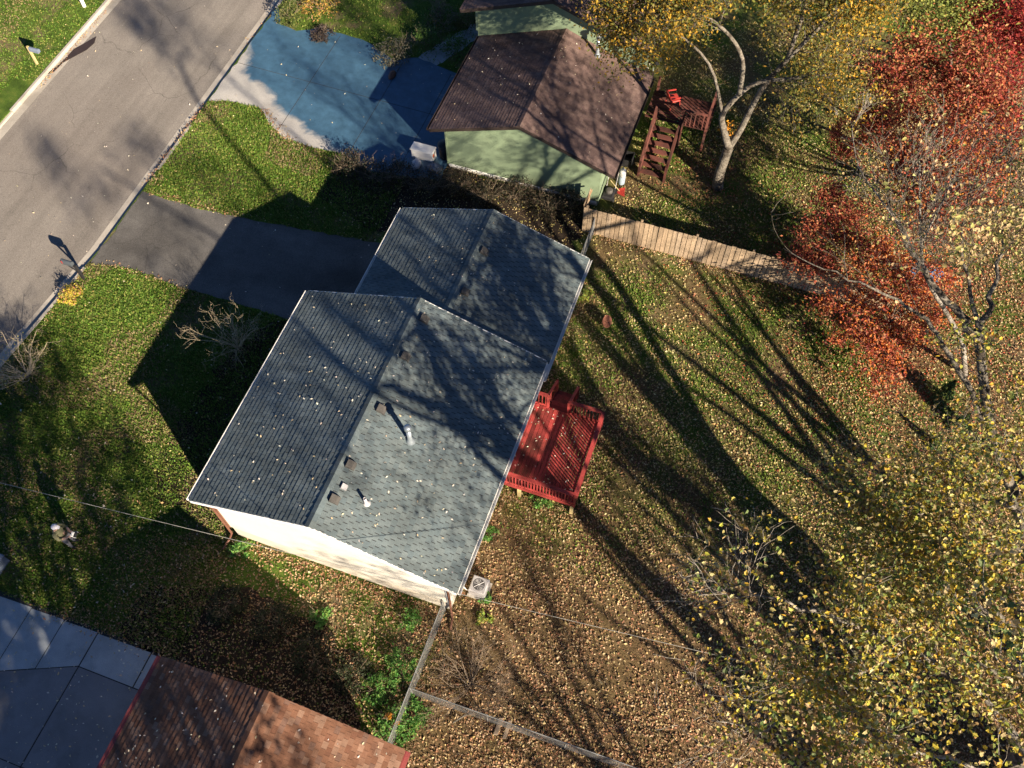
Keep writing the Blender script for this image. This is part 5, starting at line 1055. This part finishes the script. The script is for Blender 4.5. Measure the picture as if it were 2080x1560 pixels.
# side yard and front lawns: sparse
P2 = scatter(34000, -16, 4.4, -4.7, .3, lambda P: np.clip(.10 + (P[:, 0] + 9) / 14, .10, .9) * np.clip(.5 + .6 * vnoise(P, 1.1, 2), .2, 1))
P3 = scatter(26000, -16.2, -4, -4.5, 9.6, lambda P: .035 + .10 * np.clip((-P[:, 1] + 4) / 6, 0, 1) + .06 * (P[:, 0] > -9))
P4 = scatter(22000, -16.2, 4.2, 13.4, 19.5, lambda P: .07 + .28 * np.clip((P[:, 0] + 9) / 6, 0, 1))
P5 = scatter(9000, -34, -24.9, 8, 34, lambda P: .05 + 0 * P[:, 0]); P6 = scatter(7000, -16, -4, 25.5, 36, lambda P: .08 + 0 * P[:, 0])
P7 = scatter(5200, -25, -2.9, 0, 30, lambda P: .085 + .0 * P[:, 0], True); P7 = P7[~free(P7)]
P8 = scatter(2600, -16, -3.2, -10, -4.4, lambda P: .28 + 0 * P[:, 0], True)
# drifts along the edges of driveways and gutters
def drift(a, b, n, sd, z=0.): t = rng.uniform(0, 1, (n, 1)); return V3(*a, z) + (V3(*b, 0) - V3(*a, 0)) * t + np.c_[rng.normal(0, sd, (n, 2)), np.zeros(n)]
D = np.concatenate([drift((-15.8, 13.65), (-11, 13.75), 260, .10), drift((-16.3, 3), (-16.2, 9), 200, .12), drift((-15.5, 9.5), (-11.5, 9.45), 160, .09), drift((-24.55, 17.8), (-24.6, 24), 260, .09, RD), drift((-16.3, 14), (-16.25, 20), 120, .10, RD), drift((-9.5, -4.35), (-3.4, -4.35), 260, .14),
     drift((-13.3, 20.1), (-11.2, 18.6), 240, .14), drift((4.35, .3), (4.4, 5.0), 500, .14), drift((4.4, 9.2), (4.4, 14.2), 420, .16), drift((3.6, 17.85), (15, 17.8), 900, .12), drift((4.2, -2.6), (14.3, -2.5), 900, .16), drift((4.4, 5.0), (7.1, 4.95), 260, .12), drift((7.2, 5.1), (7.2, 8.5), 260, .14), drift((-4, .1), (4, .1), 700, .16), drift((-16.25, 14), (-16.2, 19.5), 200, .10), drift((-16.3, 23.5), (-16.2, 27.5), 120, .1, RD)])
Pl = np.concatenate([P1, P2, P3, P4, P5, P6, P7, P8, D]); Cl = np.concatenate([C1, pick(LIT, len(P2), .3), pick(LITY + [(.6, .55, .42)], len(P3), .25), pick(LITY, len(P4), .3), pick(LITY, len(P5)), pick(LITY, len(P6)), pick([(.6, .55, .45), (.5, .42, .28)], len(P7)), pick([(.6, .55, .45), (.5, .4, .25)], len(P8)), pick(LIT, len(D), .25)])
st = (Pl[:, 0] > -24.86) & (Pl[:, 0] < -16.3) & (Pl[:, 1] > -6) & (Pl[:, 2] > -.1); Pl[st, 2] = RD + .012
Pl[:, 2] += rng.uniform(.015, .05, len(Pl)); keep = np.array([True] * len(Pl)); d_ = Pl - CAM; zz = d_ @ FW; keep = (np.abs(FPX * (d_ @ RT) / zz) < 1300) & (np.abs(FPX * (d_ @ UP) / zz) < 1040); Pl, Cl = Pl[keep], Cl[keep]
Vt, Fc, Cc = leaves_arrays(Pl, rng.uniform(.045, .115, len(Pl)) * (1 + .35 * (rng.uniform(0, 1, len(Pl)) < .12)), Cl, LEAF_OVAL, .75)
tag(link('leaf_litter', np_mesh('leaf_litter', Vt, Fc, Cc, M['litter'])), 'fallen autumn leaves carpeting the yard and dotted over the lawns', 'leaves', kind='stuff')
# leaves lying on the roofs and the deck
rl = []
for (x0, x1, y0, y1, fz, n) in ((-4.6, 4.6, .1, 8.8, lambda x, y: mzr - abs(x) * MK, 330), (-3.2, 4.6, 9.0, 14.3, lambda x, y: gzr - abs(x - .7) * MK, 110), (-4, 4.2, 19.3, 25.5, lambda x, y: nzr - abs(x - .13) * .354, 70), (-3.3, 4.7, -10, -4.8, lambda x, y: bzr - abs(x - .71) * .354, 170), (DX0, DX1, DY0, DY1, lambda x, y: DZ - .015, 90)):
    for k in range(n):
        x, y = rng.uniform(x0, x1), rng.uniform(y0, y1)
        if x0 == -4.6 and x < 0 and rng.uniform() < .35: continue
        rl.append((x, y, fz(x, y) + .035))
        if rng.uniform() < .12: rl.append((x + rng.normal(0, .08), y + rng.normal(0, .08), fz(x, y) + .035))
rl = np.array(rl); Vt, Fc, Cc = leaves_arrays(rl, rng.uniform(.055, .11, len(rl)), pick([(.72, .68, .58), (.6, .52, .38), (.66, .6, .5), (.5, .4, .25)], len(rl), .12), LEAF_OVAL, 2.5)
tag(link('roof_leaves', np_mesh('roof_leaves', Vt, Fc, Cc, M['litter'])), 'pale dry leaves scattered over the shingle roofs and red deck', 'leaves', kind='stuff')
# grass
def gd(P): return np.clip(.35 + .9 * vnoise(P, 2.4, 7), .1, 1)
G = np.concatenate([scatter(95000, -16.3, -4, -4.5, 9.6, lambda P: gd(P)), scatter(42000, -16.2, -5, 13.4, 20.2, lambda P: .9 + 0 * P[:, 0]), scatter(42000, -34, -24.9, 9, 34, lambda P: .8 + 0 * P[:, 0]), scatter(95000, 4.2, 17, 3, 27, lambda P: np.clip((vnoise(P, 2.2, 9) - .25) * 1.8, 0, .9) * np.clip((P[:, 1] - 2) / 6, .1, 1)), scatter(15000, -16, -4, 25.8, 36, lambda P: .6 + 0 * P[:, 0]), scatter(16000, -9, 4, -4.3, .2, lambda P: .4 * vnoise(P, 1.2, 3))])
d_ = G - CAM; zz = d_ @ FW; G = G[(np.abs(FPX * (d_ @ RT) / zz) < 1150) & (np.abs(FPX * (d_ @ UP) / zz) < 880)]
n = len(G); a = rng.uniform(0, 6.28, n); wv = rng.uniform(.02, .045, n); hv = rng.uniform(.05, .11, n); lean = rng.normal(0, .05, (n, 2))
dx = np.c_[np.cos(a), np.sin(a), np.zeros(n)] * wv[:, None]; tip = G + np.c_[lean, hv]
Vt = np.stack([G - dx - [0, 0, .01], G + dx - [0, 0, .01], tip], 1).reshape(-1, 3); Fc = np.arange(3 * n).reshape(n, 3)
gc = pick([(.095, .18, .022), (.13, .22, .03), (.16, .22, .042), (.065, .13, .02), (.22, .225, .06)], n, .25); dry = (vnoise(G, 1.6, 12) > .62) & (rng.uniform(0, 1, n) < .5); gc[dry] = pick([(.22, .17, .08), (.26, .20, .11)], dry.sum())
tag(link('grass', np_mesh('grass', Vt, Fc, np.repeat(gc, 3, 0), M['grass'])), 'short green and straw-coloured lawn grass', 'grass', kind='stuff')
